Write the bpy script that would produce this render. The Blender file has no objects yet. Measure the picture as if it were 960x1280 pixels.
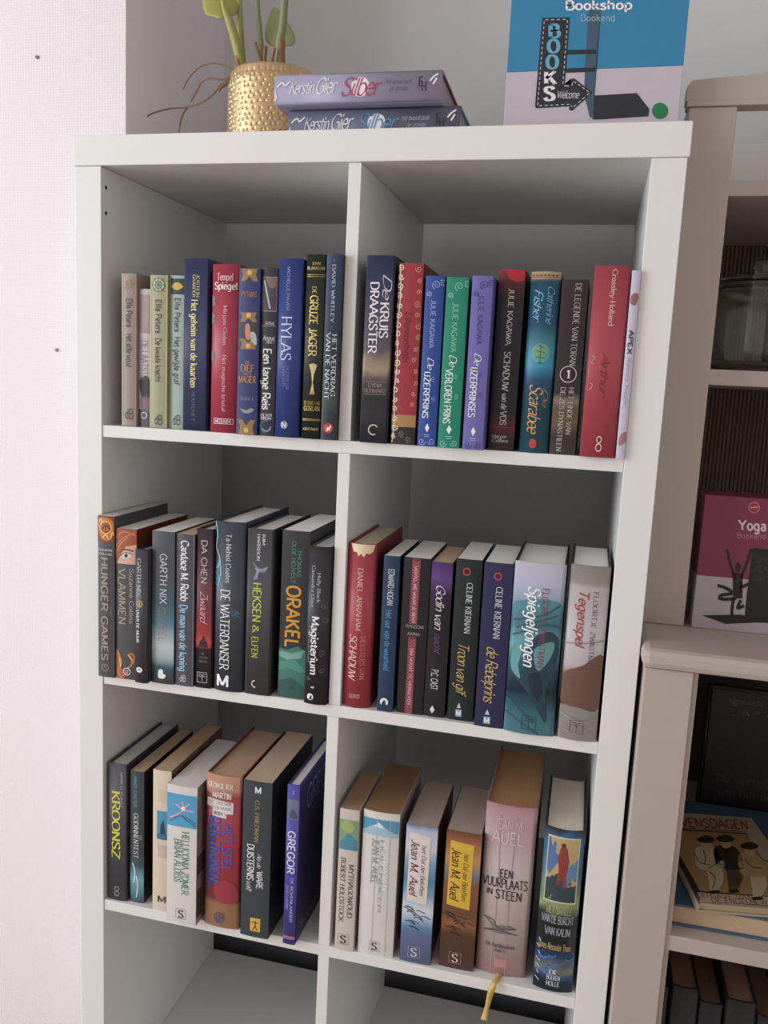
import bpy, bmesh, math, random
from mathutils import Matrix, Vector
random.seed(7)
scene = bpy.context.scene
col = scene.collection
PI = math.pi
# ------------------------------------------------------------------ camera, world, light, exposure
ZU = 1.4292                      # height of the underside of the bookcase top above the floor
FPX = 1051.05                    # focal length in pixels of the 960x1280 frame
CAM = Vector((0.68270, -1.02261, -0.26132 + ZU))
CR = Vector((0.9696994, 0.23970589, 0.04716104))
CF = Vector((-0.23025463, 0.96126836, -0.15147919))
CU = Vector((-0.08164487, 0.13603023, 0.98733474))
cam_data = bpy.data.cameras.new('camera')
cam = bpy.data.objects.new('camera', cam_data)
col.objects.link(cam)
cam.matrix_world = Matrix(((CR.x, CU.x, -CF.x, CAM.x), (CR.y, CU.y, -CF.y, CAM.y), (CR.z, CU.z, -CF.z, CAM.z), (0, 0, 0, 1)))
cam_data.sensor_fit = 'VERTICAL'
cam_data.sensor_height = 24
cam_data.lens = FPX * 24 / 1280
cam_data.clip_start = 0.02
scene.camera = cam
vs = scene.view_settings
vs.view_transform = 'Standard'
vs.look = 'None'
vs.gamma = 1
vs.exposure = 0.0
vs.use_curve_mapping = False
world = bpy.data.worlds.new('world')
scene.world = world
world.use_nodes = True
bg = world.node_tree.nodes['Background']
bg.inputs['Color'].default_value = (0.80, 0.90, 1.0, 1)
bg.inputs['Strength'].default_value = 0.5
def area(name, loc, target, sx, sy, power, color):
    L = bpy.data.lights.new(name, 'AREA')
    L.shape = 'RECTANGLE'; L.size = sx; L.size_y = sy; L.energy = power; L.color = color
    o = bpy.data.objects.new(name, L); col.objects.link(o)
    o.location = loc
    o.rotation_euler = (Vector(target) - Vector(loc)).to_track_quat('-Z', 'Y').to_euler()
    return o
# daylight through the window in the left wall
WX = -2.35
area('window_daylight', (WX - 0.02, -1.75, 1.32), (1.0, -1.75, 1.25), 2.28, 2.03, 86, (0.91, 0.95, 1.0))

# ------------------------------------------------------------------ helpers
def lin(h, k=1.0):
    r = []
    v = [int(h[i:i + 2], 16) / 255 for i in (0, 2, 4)]
    g = .3 * v[0] + .55 * v[1] + .15 * v[2]
    for c in v:
        c += (g - c) * 0.09
        c = c / 12.92 if c <= 0.04045 else ((c + 0.055) / 1.055) ** 2.4
        r.append(min(1.0, c * k))
    return (*r, 1.0)
MATS = {}
def mat(name, h, rough=0.5, metal=0.0, noise=0.0, nscale=40.0, bump=0.0, bscale=200.0, k=1.0, spec=0.5):
    key = (name, h, rough, metal, noise, bump, k)
    if key in MATS: return MATS[key]
    m = bpy.data.materials.new(name); m.use_nodes = True
    nt = m.node_tree; b = nt.nodes['Principled BSDF']
    b.inputs['Base Color'].default_value = lin(h, k)
    b.inputs['Roughness'].default_value = rough
    b.inputs['Metallic'].default_value = metal
    b.inputs['Specular IOR Level'].default_value = spec
    tc = nt.nodes.new('ShaderNodeTexCoord')
    if noise > 0:
        n = nt.nodes.new('ShaderNodeTexNoise'); n.inputs['Scale'].default_value = nscale; n.inputs['Detail'].default_value = 4
        nt.links.new(tc.outputs['Object'], n.inputs['Vector'])
        mx = nt.nodes.new('ShaderNodeMix'); mx.data_type = 'RGBA'
        c = lin(h, k)
        mx.inputs['A'].default_value = (c[0] * (1 - noise), c[1] * (1 - noise), c[2] * (1 - noise), 1)
        mx.inputs['B'].default_value = (min(1, c[0] * (1 + noise)), min(1, c[1] * (1 + noise)), min(1, c[2] * (1 + noise)), 1)
        nt.links.new(n.outputs['Fac'], mx.inputs['Factor'])
        nt.links.new(mx.outputs['Result'], b.inputs['Base Color'])
    if bump > 0:
        n2 = nt.nodes.new('ShaderNodeTexNoise'); n2.inputs['Scale'].default_value = bscale; n2.inputs['Detail'].default_value = 3
        nt.links.new(tc.outputs['Object'], n2.inputs['Vector'])
        bp = nt.nodes.new('ShaderNodeBump'); bp.inputs['Strength'].default_value = bump; bp.inputs['Distance'].default_value = 0.001
        nt.links.new(n2.outputs['Fac'], bp.inputs['Height']); nt.links.new(bp.outputs['Normal'], b.inputs['Normal'])
    MATS[key] = m
    return m
def ramp_mat(name, stops, warp=0.05, nscale=30.0, rough=0.4, k=1.0, axis='Z'):
    """printed picture: colour bands along the spine (0 = foot, 1 = head) broken up by noise"""
    m = bpy.data.materials.new(name); m.use_nodes = True
    nt = m.node_tree; b = nt.nodes['Principled BSDF']; b.inputs['Roughness'].default_value = rough
    tc = nt.nodes.new('ShaderNodeTexCoord'); sp = nt.nodes.new('ShaderNodeSeparateXYZ')
    nt.links.new(tc.outputs['Generated'], sp.inputs[0])
    n = nt.nodes.new('ShaderNodeTexNoise'); n.inputs['Scale'].default_value = nscale; n.inputs['Detail'].default_value = 5
    nt.links.new(tc.outputs['Object'], n.inputs['Vector'])
    ma = nt.nodes.new('ShaderNodeMath'); ma.operation = 'MULTIPLY_ADD'
    nt.links.new(n.outputs['Fac'], ma.inputs[0]); ma.inputs[1].default_value = 2 * warp; ma.inputs[2].default_value = -warp
    ad = nt.nodes.new('ShaderNodeMath'); ad.operation = 'ADD'
    nt.links.new(sp.outputs[axis], ad.inputs[0]); nt.links.new(ma.outputs[0], ad.inputs[1])
    cr = nt.nodes.new('ShaderNodeValToRGB'); el = cr.color_ramp.elements
    stops = sorted(stops)
    el[0].position = stops[0][0]; el[0].color = lin(stops[0][1], k)
    el[1].position = stops[-1][0]; el[1].color = lin(stops[-1][1], k)
    for p, h in stops[1:-1]:
        e = el.new(p); e.color = lin(h, k)
    nt.links.new(ad.outputs[0], cr.inputs[0]); nt.links.new(cr.outputs['Color'], b.inputs['Base Color'])
    return m
def new_obj(name, verts, faces, m, parent=None, smooth=False):
    me = bpy.data.meshes.new(name)
    me.from_pydata([tuple(v) for v in verts], [], faces)
    me.update()
    if m is not None: me.materials.append(m)
    if smooth:
        for p in me.polygons: p.use_smooth = True
    o = bpy.data.objects.new(name, me); col.objects.link(o)
    if parent is not None: o.parent = parent
    return o
def from_bm(name, bm, m, parent=None, smooth=False):
    bmesh.ops.recalc_face_normals(bm, faces=bm.faces)
    me = bpy.data.meshes.new(name); bm.to_mesh(me); bm.free()
    if m is not None: me.materials.append(m)
    if smooth:
        for p in me.polygons: p.use_smooth = True
    o = bpy.data.objects.new(name, me); col.objects.link(o)
    if parent is not None: o.parent = parent
    return o
def bm_box(bm, x0, x1, y0, y1, z0, z1):
    vs_ = [bm.verts.new(p) for p in ((x0, y0, z0), (x1, y0, z0), (x1, y1, z0), (x0, y1, z0), (x0, y0, z1), (x1, y0, z1), (x1, y1, z1), (x0, y1, z1))]
    for f in ((3, 2, 1, 0), (4, 5, 6, 7), (0, 1, 5, 4), (1, 2, 6, 5), (2, 3, 7, 6), (3, 0, 4, 7)):
        bm.faces.new([vs_[i] for i in f])
def box(name, x0, x1, y0, y1, z0, z1, m, parent=None, bevel=0.0, seg=2):
    bm = bmesh.new(); bm_box(bm, x0, x1, y0, y1, z0, z1)
    if bevel > 0:
        bmesh.ops.bevel(bm, geom=list(bm.edges), offset=bevel, segments=seg, affect='EDGES', profile=0.5)
    return from_bm(name, bm, m, parent)
def empty(name, loc, rz=0.0, ry=0.0):
    o = bpy.data.objects.new(name, None); col.objects.link(o)
    o.empty_display_size = 0.02
    o.location = loc; o.rotation_euler = (0, ry, rz)
    return o
def tag(o, label=None, cat=None, group=None, kind=None):
    if label: o['label'] = label
    if cat: o['category'] = cat
    if group: o['group'] = group
    if kind: o['kind'] = kind
    return o
def tube(name, pts, radii, m, parent=None, n=10, cap=True):
    """smooth tapering tube through a list of points"""
    P = catmull([tuple(p) for p in pts], 6) if len(pts) > 2 else [tuple(p) for p in pts]
    P = [Vector(p) for p in P]
    verts = []; faces = []
    ref = Vector((0.31, 0.9, 0.2)).normalized()
    for i, p in enumerate(P):
        d = (P[min(i + 1, len(P) - 1)] - P[max(i - 1, 0)]).normalized()
        a = d.cross(ref)
        if a.length < 1e-3: a = d.cross(Vector((1, 0, 0)))
        a.normalize(); b = d.cross(a)
        f = i / (len(P) - 1) * (len(radii) - 1); k = min(int(f), len(radii) - 2); r = radii[k] + (radii[k + 1] - radii[k]) * (f - k)
        for j in range(n):
            t = 2 * PI * j / n
            verts.append(p + a * (r * math.cos(t)) + b * (r * math.sin(t)))
    for i in range(len(P) - 1):
        for j in range(n):
            faces.append((i * n + j, i * n + (j + 1) % n, (i + 1) * n + (j + 1) % n, (i + 1) * n + j))
    if cap:
        faces.append(tuple(range(n - 1, -1, -1))); faces.append(tuple((len(P) - 1) * n + j for j in range(n)))
    return new_obj(name, verts, faces, m, parent, True)
def catmull(pts, n=5):
    if len(pts) < 3: return list(pts)
    out = []
    dim = len(pts[0])
    closed = all(abs(a - b) < 1e-9 for a, b in zip(pts[0], pts[-1]))
    N = len(pts)
    for i in range(N - 1):
        p0 = pts[i - 1] if i > 0 else (pts[-2] if closed else pts[0])
        p1 = pts[i]; p2 = pts[i + 1]
        p3 = pts[i + 2] if i + 2 < N else (pts[1] if closed else pts[-1])
        for j in range(n):
            t = j / n
            out.append(tuple(0.5 * (2 * p1[c] + (p2[c] - p0[c]) * t + (2 * p0[c] - 5 * p1[c] + 4 * p2[c] - p3[c]) * t * t + (3 * p1[c] - p0[c] - 3 * p2[c] + p3[c]) * t ** 3) for c in range(dim)))
    out.append(tuple(pts[-1]))
    return out

# ------------------------------------------------------------------ lettering: pen strokes drawn as thin printed shapes
_G = {
 'A': (8, "0,0 4,10;4,10 8,0;1.5,3.5 6.5,3.5"), 'B': (7.2, "1,0 1,10;~1,10 4.3,10 6,8.8 6,6.7 4.3,5.3 1,5.3;~1,5.3 4.8,5.3 6.8,4 6.8,1.6 4.8,0 1,0"),
 'C': (8, "~7.5,7.8 6.5,9.4 4.5,10 2,9 .7,6.5 .7,3.5 2,1 4.5,0 6.5,.6 7.5,2.2"), 'D': (8.3, "1,0 1,10;~1,10 4,10 6.8,8.3 7.6,5 6.8,1.7 4,0 1,0"),
 'E': (6.8, "1,0 1,10;1,10 6,10;1,5.2 5,5.2;1,0 6.3,0"), 'F': (6.3, "1,0 1,10;1,10 6,10;1,5.2 5,5.2"),
 'G': (8.4, "~7.5,7.8 6.5,9.4 4.5,10 2,9 .7,6.5 .7,3.5 2,1 4.5,0 6.3,.5 7.5,1.6;7.5,4.5 7.5,1;5,4.5 7.8,4.5"),
 'H': (8, "1,0 1,10;7,0 7,10;1,5.2 7,5.2"), 'I': (2.4, "1.2,0 1.2,10"), 'J': (4.4, "~3.2,10 3.2,5 3.2,2 2.3,.2 1,-.3 0,.5"),
 'K': (7.6, "1,0 1,10;7,10 1,4.5;2.8,6 7.3,0"), 'L': (6.2, "1,0 1,10;1,0 6,0"), 'M': (9.6, "1,0 1,10;1,10 4.75,1;4.75,1 8.5,10;8.5,10 8.5,0"),
 'N': (8, "1,0 1,10;1,10 7,0;7,0 7,10"), 'O': (8.6, "~4.25,10 1.8,9 .6,6.5 .6,3.5 1.8,1 4.25,0 6.7,1 7.9,3.5 7.9,6.5 6.7,9 4.25,10"),
 'P': (7, "1,0 1,10;~1,10 4.5,10 6.5,8.8 6.5,6.2 4.5,4.9 1,4.9"), 'Q': (8.6, "~4.25,10 1.8,9 .6,6.5 .6,3.5 1.8,1 4.25,0 6.7,1 7.9,3.5 7.9,6.5 6.7,9 4.25,10;5,2.5 8,-1.5"),
 'R': (7.5, "1,0 1,10;~1,10 4.5,10 6.4,8.8 6.4,6.2 4.5,4.9 1,4.9;3.5,4.9 7.2,0"), 'S': (6.8, "~6,8.2 5,9.7 3.3,10 1.4,9.3 .9,7.5 2,6 4.8,4.5 6,2.8 5.5,.8 3.3,0 1.5,.4 .6,2"),
 'T': (7.5, "0.2,10 7.3,10;3.75,0 3.75,10"), 'U': (8, "~1,10 1,6.5 1,3.5 1.7,1 4,0 6.3,1 7,3.5 7,6.5 7,10"), 'V': (8, "0,10 4,0;4,0 8,10"),
 'W': (11, "0,10 3,0;3,0 5.5,9;5.5,9 8,0;8,0 11,10"), 'X': (8, "0.3,10 7.7,0;7.5,10 .5,0"), 'Y': (8, "0.2,10 4,5;4,5 7.8,10;4,5 4,0"),
 'Z': (7.2, "0.6,10 6.6,10;6.6,10 .4,0;.4,0 6.8,0"),
 'a': (6, "~1,5.6 2.5,6.6 4.2,6.2 4.7,4.8 4.7,3 4.7,1.2 5.7,.1;~4.6,3.8 2,3.4 .7,1.9 1.3,.3 2.8,0 4.6,1.6"), 'b': (6.2, "1,0 1,10;~1,5 2.5,6.5 4.3,6.3 5.5,4.5 5.5,2.2 4.3,.3 2.5,0 1,1.3"),
 'c': (5.5, "~5,5.3 4,6.4 2.8,6.6 1.2,5.6 .6,3.3 1.2,1 2.8,0 4.2,.2 5.1,1.3"), 'd': (6.2, "5,0 5,10;~5,5 3.7,6.5 2,6.3 .6,4.4 .6,2.2 2,.2 3.7,.1 5,1.4"),
 'e': (5.7, ".8,3.5 5,3.5;~5,3.5 4.8,5.3 3.9,6.4 2.7,6.6 1.2,5.6 .6,3.3 1.2,1 2.8,0 4.2,.2 5.1,1.2"), 'f': (4, "~4.3,9.3 3.4,10 2.2,9.4 1.8,7.8 1.8,4 1.8,0;.3,6.6 3.8,6.6"),
 'g': (6.2, "~5,5 3.7,6.5 2,6.3 .6,4.4 .6,2.4 2,.4 3.7,.3 5,1.6;~5,6.6 5,3 5,-.8 4.4,-2.6 2.6,-3.2 .8,-2.4"), 'h': (6.2, "1,0 1,10;~1,4.8 2.6,6.5 4.2,6.3 5,4.8 5,2.4 5,0"),
 'i': (2.4, "1.1,0 1.1,6.6;1.1,8.7 1.1,9.6"), 'j': (2.8, "~1.6,6.6 1.6,2 1.6,-1.6 .9,-2.9 -.6,-3;1.6,8.7 1.6,9.6"), 'k': (5.8, "1,0 1,10;5,6.6 1,2.9;2.3,4 5.5,0"), 'l': (2.4, "1.1,0 1.1,10"),
 'm': (9.2, "1,0 1,6.6;~1,4.9 2.3,6.5 3.8,6.3 4.5,5 4.5,2.5 4.5,0;~4.5,4.9 5.9,6.5 7.3,6.3 8,5 8,2.5 8,0"), 'n': (6.2, "1,0 1,6.6;~1,4.8 2.6,6.5 4.2,6.3 5,4.8 5,2.4 5,0"),
 'o': (6, "~3,6.6 1.3,5.7 .6,3.3 1.3,.9 3,0 4.7,.9 5.4,3.3 4.7,5.7 3,6.6"), 'p': (6.2, "1,-3.3 1,6.6;~1,5 2.5,6.5 4.3,6.3 5.5,4.5 5.5,2.2 4.3,.3 2.5,0 1,1.3"),
 'q': (6.2, "5,-3.3 5,6.6;~5,5 3.7,6.5 2,6.3 .6,4.4 .6,2.2 2,.2 3.7,.1 5,1.4"), 'r': (4.4, "1,0 1,6.6;~1,4.6 2.1,6.2 3.3,6.6 4.2,6.1"),
 's': (5, "~4.3,5.4 3.5,6.4 2.4,6.6 1.1,6 .9,4.8 1.8,3.8 3.4,3 4.3,1.9 3.9,.5 2.4,0 1.1,.2 .5,1.4"), 't': (4.2, "~1.8,8.8 1.8,5 1.8,1.6 2.3,.3 3.3,0 4.1,.6;.3,6.6 3.9,6.6"),
 'u': (6.2, "~1,6.6 1,4 1,1.9 1.8,.2 3.3,.1 5,1.7;5,6.6 5,0"), 'v': (5.8, ".2,6.6 2.9,0;2.9,0 5.6,6.6"), 'w': (8.6, ".2,6.6 2.3,0;2.3,0 4.3,6;4.3,6 6.3,0;6.3,0 8.4,6.6"),
 'x': (5.8, ".3,6.6 5.4,0;5.2,6.6 .4,0"), 'y': (5.8, ".2,6.6 2.9,0;~5.6,6.6 4.2,3 2.9,0 1.8,-2.6 .3,-3.2"), 'z': (5.6, ".5,6.6 5,6.6;5,6.6 .4,0;.4,0 5.2,0"),
 '1': (5, "1.2,8 3,10;3,10 3,0"), '8': (6.5, "~3.2,10 1.2,8.8 1.5,6.6 3.2,5.4 5.3,3.9 5.5,1.3 3.2,0 .9,1.3 1.1,3.9 3.2,5.4 4.9,6.6 5.2,8.8 3.2,10"), '5': (6.2, "5.5,10 1.5,10;1.5,10 1.2,5.6;~1.2,5.6 3,6.3 5,5.5 5.6,3.2 4.8,.8 2.8,0 .8,.8"),
 '&': (8, "~7.5,0 2,7.5 2.2,9.5 3.6,10 4.8,9 4.3,7.2 1.2,4.2 .8,1.5 2.8,0 5,.7 6.8,3.5"), '.': (2.4, "1,.1 1,1"), '-': (4, ".6,3.6 3.4,3.6"), ',': (2.4, "1.2,1 .7,-1"), "'": (2, "1,10 1,8"), '*': (3, "1.5,4 1.5,5.5;.8,4.75 2.2,4.75"), ' ': (3.6, ""),
}
GL = {}
for _c, (_w, _s) in _G.items():
    L = []
    for st in _s.split(';'):
        if not st: continue
        curve = st[0] == '~'
        pts = [tuple(float(v) for v in p.split(',')) for p in st.lstrip('~').split()]
        L.append((curve, catmull(pts, 3) if curve else [(pts[0][0] + (pts[1][0] - pts[0][0]) * i / 6, pts[0][1] + (pts[1][1] - pts[0][1]) * i / 6) for i in range(7)]))
    GL[_c] = (_w, L)
STY = {  # thick, thin, nib angle, slant, serif, spacing
 'sans': (1.05, 1.05, 0, 0, 0, .7), 'sansb': (1.85, 1.75, 0, 0, 0, .9), 'thin': (.7, .7, 0, 0, 0, 1.0), 'stencil': (3.0, 1.3, .1, 0, 1, .6), 'cond': (1.5, 1.1, 0, 0, 0, .5),
 'serif': (1.3, .55, .25, 0, 1, .6), 'serifb': (1.75, .75, .25, 0, 1, .6), 'ital': (1.3, .6, .4, .22, 0, .3), 'italb': (1.6, .7, .4, .22, 0, .4),
 'script': (1.05, .45, .7, .35, 0, -.35), 'black': (1.6, .5, .75, 0, 0, .3), 'blackb': (1.95, .65, .7, 0, 0, .3),
}
def stroke(V, F, pts, width, emit):
    """append a ribbon; width = number or function(direction angle)"""
    n = len(pts)
    if n < 2: return
    base = len(V)
    for i, p in enumerate(pts):
        a = pts[max(i - 1, 0)]; b = pts[min(i + 1, n - 1)]
        dx, dy = b[0] - a[0], b[1] - a[1]; L = math.hypot(dx, dy) or 1e-9
        w = width(math.atan2(dy, dx)) if callable(width) else (width[i * len(width) // n] if isinstance(width, (list, tuple)) else width)
        nx, ny = -dy / L * w / 2, dx / L * w / 2
        V.append(emit(p[0] + nx, p[1] + ny)); V.append(emit(p[0] - nx, p[1] - ny))
    for i in range(n - 1):
        k = base + 2 * i
        F.append((k, k + 1, k + 3, k + 2))
def text_geo(txt, style, emit, V, F):
    """lay the text out in a unit box: emit(u in 0..1 along, v with cap height 1)"""
    th, tn, nib, sl, serif, sp = STY[style]
    x = 0; items = []
    for ch in txt:
        w, L = GL.get(ch, GL[' '])
        items.append((x, L)); x += w + sp
    tot = max(x - sp, 1)
    def wf(ang): return tn + (th - tn) * abs(math.sin(ang - nib))
    for gx, L in items:
        e = lambda a, b: emit((gx + a + sl * (b - 3)) / tot, b / 10)
        for curve, pts in L:
            q = pts
            if not curve:
                (x0, y0), (x1, y1) = pts[0], pts[-1]
                if abs(y1 - y0) < 1.2 and abs(x1 - x0) < 1.2:      # dot
                    stroke(V, F, [(x0, y0 - .4), (x1, y1 + .3)], max(th, 1.3), e); continue
            stroke(V, F, q, wf, e)
            if serif and not curve:
                for (a, b) in ((pts[0], pts[-1]), (pts[-1], pts[0])):
                    if abs(a[1] - b[1]) > 3 and min(abs(a[1] - t) for t in (0, 6.6, 10, -3.3)) < .2:
                        o = .25 if a[1] < 5 else -.25
                        stroke(V, F, [(a[0] - 1.25, a[1] + o), (a[0] + 1.25, a[1] + o)], .6, e)

# ------------------------------------------------------------------ the room
def wallpaper(name, h):
    m = bpy.data.materials.new(name); m.use_nodes = True
    nt = m.node_tree; b = nt.nodes['Principled BSDF']
    b.inputs['Base Color'].default_value = lin(h); b.inputs['Roughness'].default_value = 0.75
    tc = nt.nodes.new('ShaderNodeTexCoord')
    w1 = nt.nodes.new('ShaderNodeTexWave'); w1.wave_type = 'BANDS'; w1.bands_direction = 'Z'; w1.inputs['Scale'].default_value = 85; w1.inputs['Distortion'].default_value = 2.5; w1.inputs['Detail'].default_value = 2
    w2 = nt.nodes.new('ShaderNodeTexWave'); w2.wave_type = 'BANDS'; w2.bands_direction = 'X'; w2.inputs['Scale'].default_value = 70; w2.inputs['Distortion'].default_value = 3; w2.inputs['Detail'].default_value = 2
    nt.links.new(tc.outputs['Object'], w1.inputs['Vector']); nt.links.new(tc.outputs['Object'], w2.inputs['Vector'])
    mx = nt.nodes.new('ShaderNodeMath'); mx.operation = 'MULTIPLY'
    nt.links.new(w1.outputs['Fac'], mx.inputs[0]); nt.links.new(w2.outputs['Fac'], mx.inputs[1])
    bp = nt.nodes.new('ShaderNodeBump'); bp.inputs['Strength'].default_value = 0.35; bp.inputs['Distance'].default_value = 0.0012
    nt.links.new(mx.outputs[0], bp.inputs['Height']); nt.links.new(bp.outputs['Normal'], b.inputs['Normal'])
    return m
M_PAPER = wallpaper('woven_wallpaper', 'f6eef4')
M_WALL = mat('painted_wall', 'dededf', 0.8, noise=.04, nscale=6, bump=.15, bscale=150)
M_ROOM = mat('room_wall', 'dcd4cc', 0.85, noise=.03, nscale=5)
M_LIGHTWALL = mat('light_wall', 'f2ece6', 0.85, noise=.03, nscale=5)
M_CEIL = mat('ceiling_paint', 'd4d0cc', 0.9, noise=.02, nscale=5)
M_SKIRT = mat('dark_skirting', '66666e', 0.5, noise=.08)
M_TRIM = mat('white_gloss_trim', 'e6e4e2', 0.35, noise=.02)
def wood_floor():
    m = bpy.data.materials.new('oak_floor'); m.use_nodes = True
    nt = m.node_tree; b = nt.nodes['Principled BSDF']; b.inputs['Roughness'].default_value = 0.45
    tc = nt.nodes.new('ShaderNodeTexCoord'); mp = nt.nodes.new('ShaderNodeMapping'); mp.inputs['Scale'].default_value = (1.2, 14, 1)
    n = nt.nodes.new('ShaderNodeTexNoise'); n.inputs['Scale'].default_value = 6; n.inputs['Detail'].default_value = 6
    cr = nt.nodes.new('ShaderNodeValToRGB'); cr.color_ramp.elements[0].color = lin('8c745c'); cr.color_ramp.elements[1].color = lin('b49c82')
    nt.links.new(tc.outputs['Object'], mp.inputs['Vector']); nt.links.new(mp.outputs[0], n.inputs['Vector']); nt.links.new(n.outputs['Fac'], cr.inputs[0]); nt.links.new(cr.outputs[0], b.inputs['Base Color'])
    return m
M_FLOOR = wood_floor()
YB, XP, YP = 0.463, -0.004, 0.131
RX, RY, RH = 1.85, -3.4, 2.6
def struct(o):
    o['kind'] = 'structure'; return o
struct(box('floor', WX - .12, RX + .1, RY - .1, YB + .1, -0.1, 0, M_FLOOR))
struct(box('ceiling', WX - .12, RX + .1, RY - .1, YB + .1, RH, RH + .1, M_CEIL))
struct(box('wall_back', XP, RX + .1, YB, YB + .1, 0, RH, M_WALL))
pier = struct(box('wall_left', WX - .12, XP, YP, YB + .1, 0, RH, M_PAPER))
struct(box('wall_right', RX, RX + .1, RY - .1, YB, 0, RH, M_LIGHTWALL))
struct(box('wall_rear', WX, RX, RY - .1, RY, 0, RH, M_ROOM))
ww = bmesh.new()
WY0, WY1, WZ0, WZ1 = -2.9, -0.6, 0.3, 2.35
bm_box(ww, WX - .12, WX, RY - .1, WY0, 0, RH); bm_box(ww, WX - .12, WX, WY1, YP, 0, RH)
bm_box(ww, WX - .12, WX, WY0, WY1, 0, WZ0); bm_box(ww, WX - .12, WX, WY0, WY1, WZ1, RH)
struct(from_bm('wall_window_side', ww, M_ROOM))
win = empty('window_1', (WX, (WY0 + WY1) / 2, WZ0)); struct(win)
cy_ = (WY0 + WY1) / 2
wf = bmesh.new()
hw = (WY1 - WY0) / 2
for a in ((-.11, -.05, -hw, -hw + .05, 0, WZ1 - WZ0), (-.11, -.05, hw - .05, hw, 0, WZ1 - WZ0), (-.11, -.05, -hw + .05, hw - .05, 0, .05), (-.11, -.05, -hw + .05, hw - .05, WZ1 - WZ0 - .05, WZ1 - WZ0)):
    bm_box(wf, *a)
from_bm('window_frame', wf, M_TRIM, win)
box('window_sill', -.10, .06, -hw - .04, hw + .04, -.03, 0, M_TRIM, win, .004)
struct(box('baseboard_back', XP + .001, RX, YB - .032, YB - .0005, 0, .155, M_SKIRT))
# two old plug holes in the wallpapered pier
for (hx, hz) in ((-0.148, 0.186), (-0.121, -0.235)):
    bm = bmesh.new()
    bmesh.ops.create_cone(bm, cap_ends=True, segments=12, radius1=.0028, radius2=.0022, depth=.003, matrix=Matrix.Translation((hx, YP - .0012, hz + ZU)) @ Matrix.Rotation(PI / 2, 4, 'X'))
    h = from_bm('nail_hole', bm, mat('nail_hole_grey', '8a8286', .6, noise=.1), pier)

# ------------------------------------------------------------------ white cube bookcase
M_WHITE = mat('white_foil', 'f0f0ee', 0.32, noise=.012, nscale=3, bump=.03, bscale=400)
M_PEG = mat('dark_hole', '2a2624', 0.8, noise=.1)
PT, CW, DT = .038, .335, .016
XL, XD0 = PT, PT + CW
XD1 = XD0 + DT; XR = XD1 + CW; BW = XR + PT
CH, SH, TT = .3358, .016, .0376
BD = .39
def shelf_top(row): return ZU - (CH * row + SH * (row - 1))
bc = empty('cube_bookcase', (BW / 2, BD / 2, 0))
tag(bc, 'tall white open cube bookcase filled with three rows of books', 'bookcase')
def bpart(name, x0, x1, y0, y1, z0, z1, bev=.0008):
    return box(name, x0 - BW / 2, x1 - BW / 2, y0 - BD / 2, y1 - BD / 2, z0, z1, M_WHITE, bc, bev, 2)
z_b = shelf_top(4)
bpart('top_board', -.0022, BW + .0022, -.0015, BD, ZU, ZU + TT, .0012)
lp = bpart('side_panel', 0, XL, 0, BD, z_b, ZU - .0004)
bpart('side_panel', XR, BW, 0, BD, z_b, ZU - .0004)
bpart('bottom_board', 0, BW, 0, BD, z_b - PT, z_b - .0003)
for r in (1, 2, 3):
    bpart('shelf', XL + .0004, XR - .0004, .0015, BD, shelf_top(r) - SH, shelf_top(r), .0006)
for r in (1, 2, 3, 4):
    dx = (0, .0008, -.0002, 0)[r - 1]
    bpart('divider', XD0 + dx, XD1 + dx, .002, BD, shelf_top(r) + .0003, (ZU if r == 1 else shelf_top(r - 1) - SH) - .0003, .0006)
for hz in (-.0245, -.0571):
    bm = bmesh.new()
    bmesh.ops.create_cone(bm, cap_ends=True, segments=14, radius1=.0024, radius2=.0024, depth=.001, matrix=Matrix.Translation((XL - BW / 2, .0115 - BD / 2, ZU + hz)) @ Matrix.Rotation(PI / 2, 4, 'Y'))
    from_bm('screw_hole', bm, M_PEG, bc)

# ------------------------------------------------------------------ painted hutch cabinet on the right
M_PAINT = mat('cream_painted_wood', 'c0b2a8', 0.42, noise=.03, nscale=8, bump=.05, bscale=120)
M_HBACK = mat('brown_beadboard', '584a42', 0.6, noise=.12, nscale=30)
HX, HX1 = .7675, 1.70
hc = empty('hutch_cabinet', ((HX + HX1) / 2, .25, 0))
tag(hc, 'cream painted hutch cabinet with curved crown beside the bookcase', 'cabinet')
HO = Vector(((HX + HX1) / 2, .25, 0))
def hpart(name, x0, x1, y0, y1, z0, z1, bev=.0015, m=None):
    return box(name, x0 - HO.x, x1 - HO.x, y0 - HO.y, y1 - HO.y, z0, z1, m or M_PAINT, hc, bev, 2)
YC, YH, HB = -.0233, .0888, .445
ZC = ZU - .5525
HU = .7648
hpart('counter_top', .7632, HX1 + .005, -.0305, HB, ZU - .5768, ZC, .008)
hpart('lower_post', HX, .8226, YC, YC + .022, .08, ZU - .5771)
hpart('lower_bead', .8227, .8286, YC + .006, YC + .022, .08, ZU - .5771, .001)
hpart('lower_side_panel', HX, HX + .018, YC + .0222, HB, .08, ZU - .5771)
hpart('lower_post', HX1 - .058, HX1, YC, YC + .022, .08, ZU - .5771)
hpart('lower_side_panel', HX1 - .018, HX1, YC + .0222, HB, .08, ZU - .5771)
hpart('plinth', HX, HX1, YC + .01, HB, 0, .0797)
hpart('lower_shelf', HX + .0183, HX1 - .0183, YC + .0035, HB - .0103, ZU - .9325, ZU - .9123, .001)
hpart('lower_shelf', HX + .0183, HX1 - .0183, YC + .023, HB - .0103, ZU - 1.242, ZU - 1.222, .001)
hpart('lower_back_panel', HX + .0183, HX1 - .0183, HB - .010, HB, .08, ZU - .5771, 0, M_HBACK)
hpart('upper_post', HU, .8192, YH, YH + .022, ZC + .0003, ZU + .0788)
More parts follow.
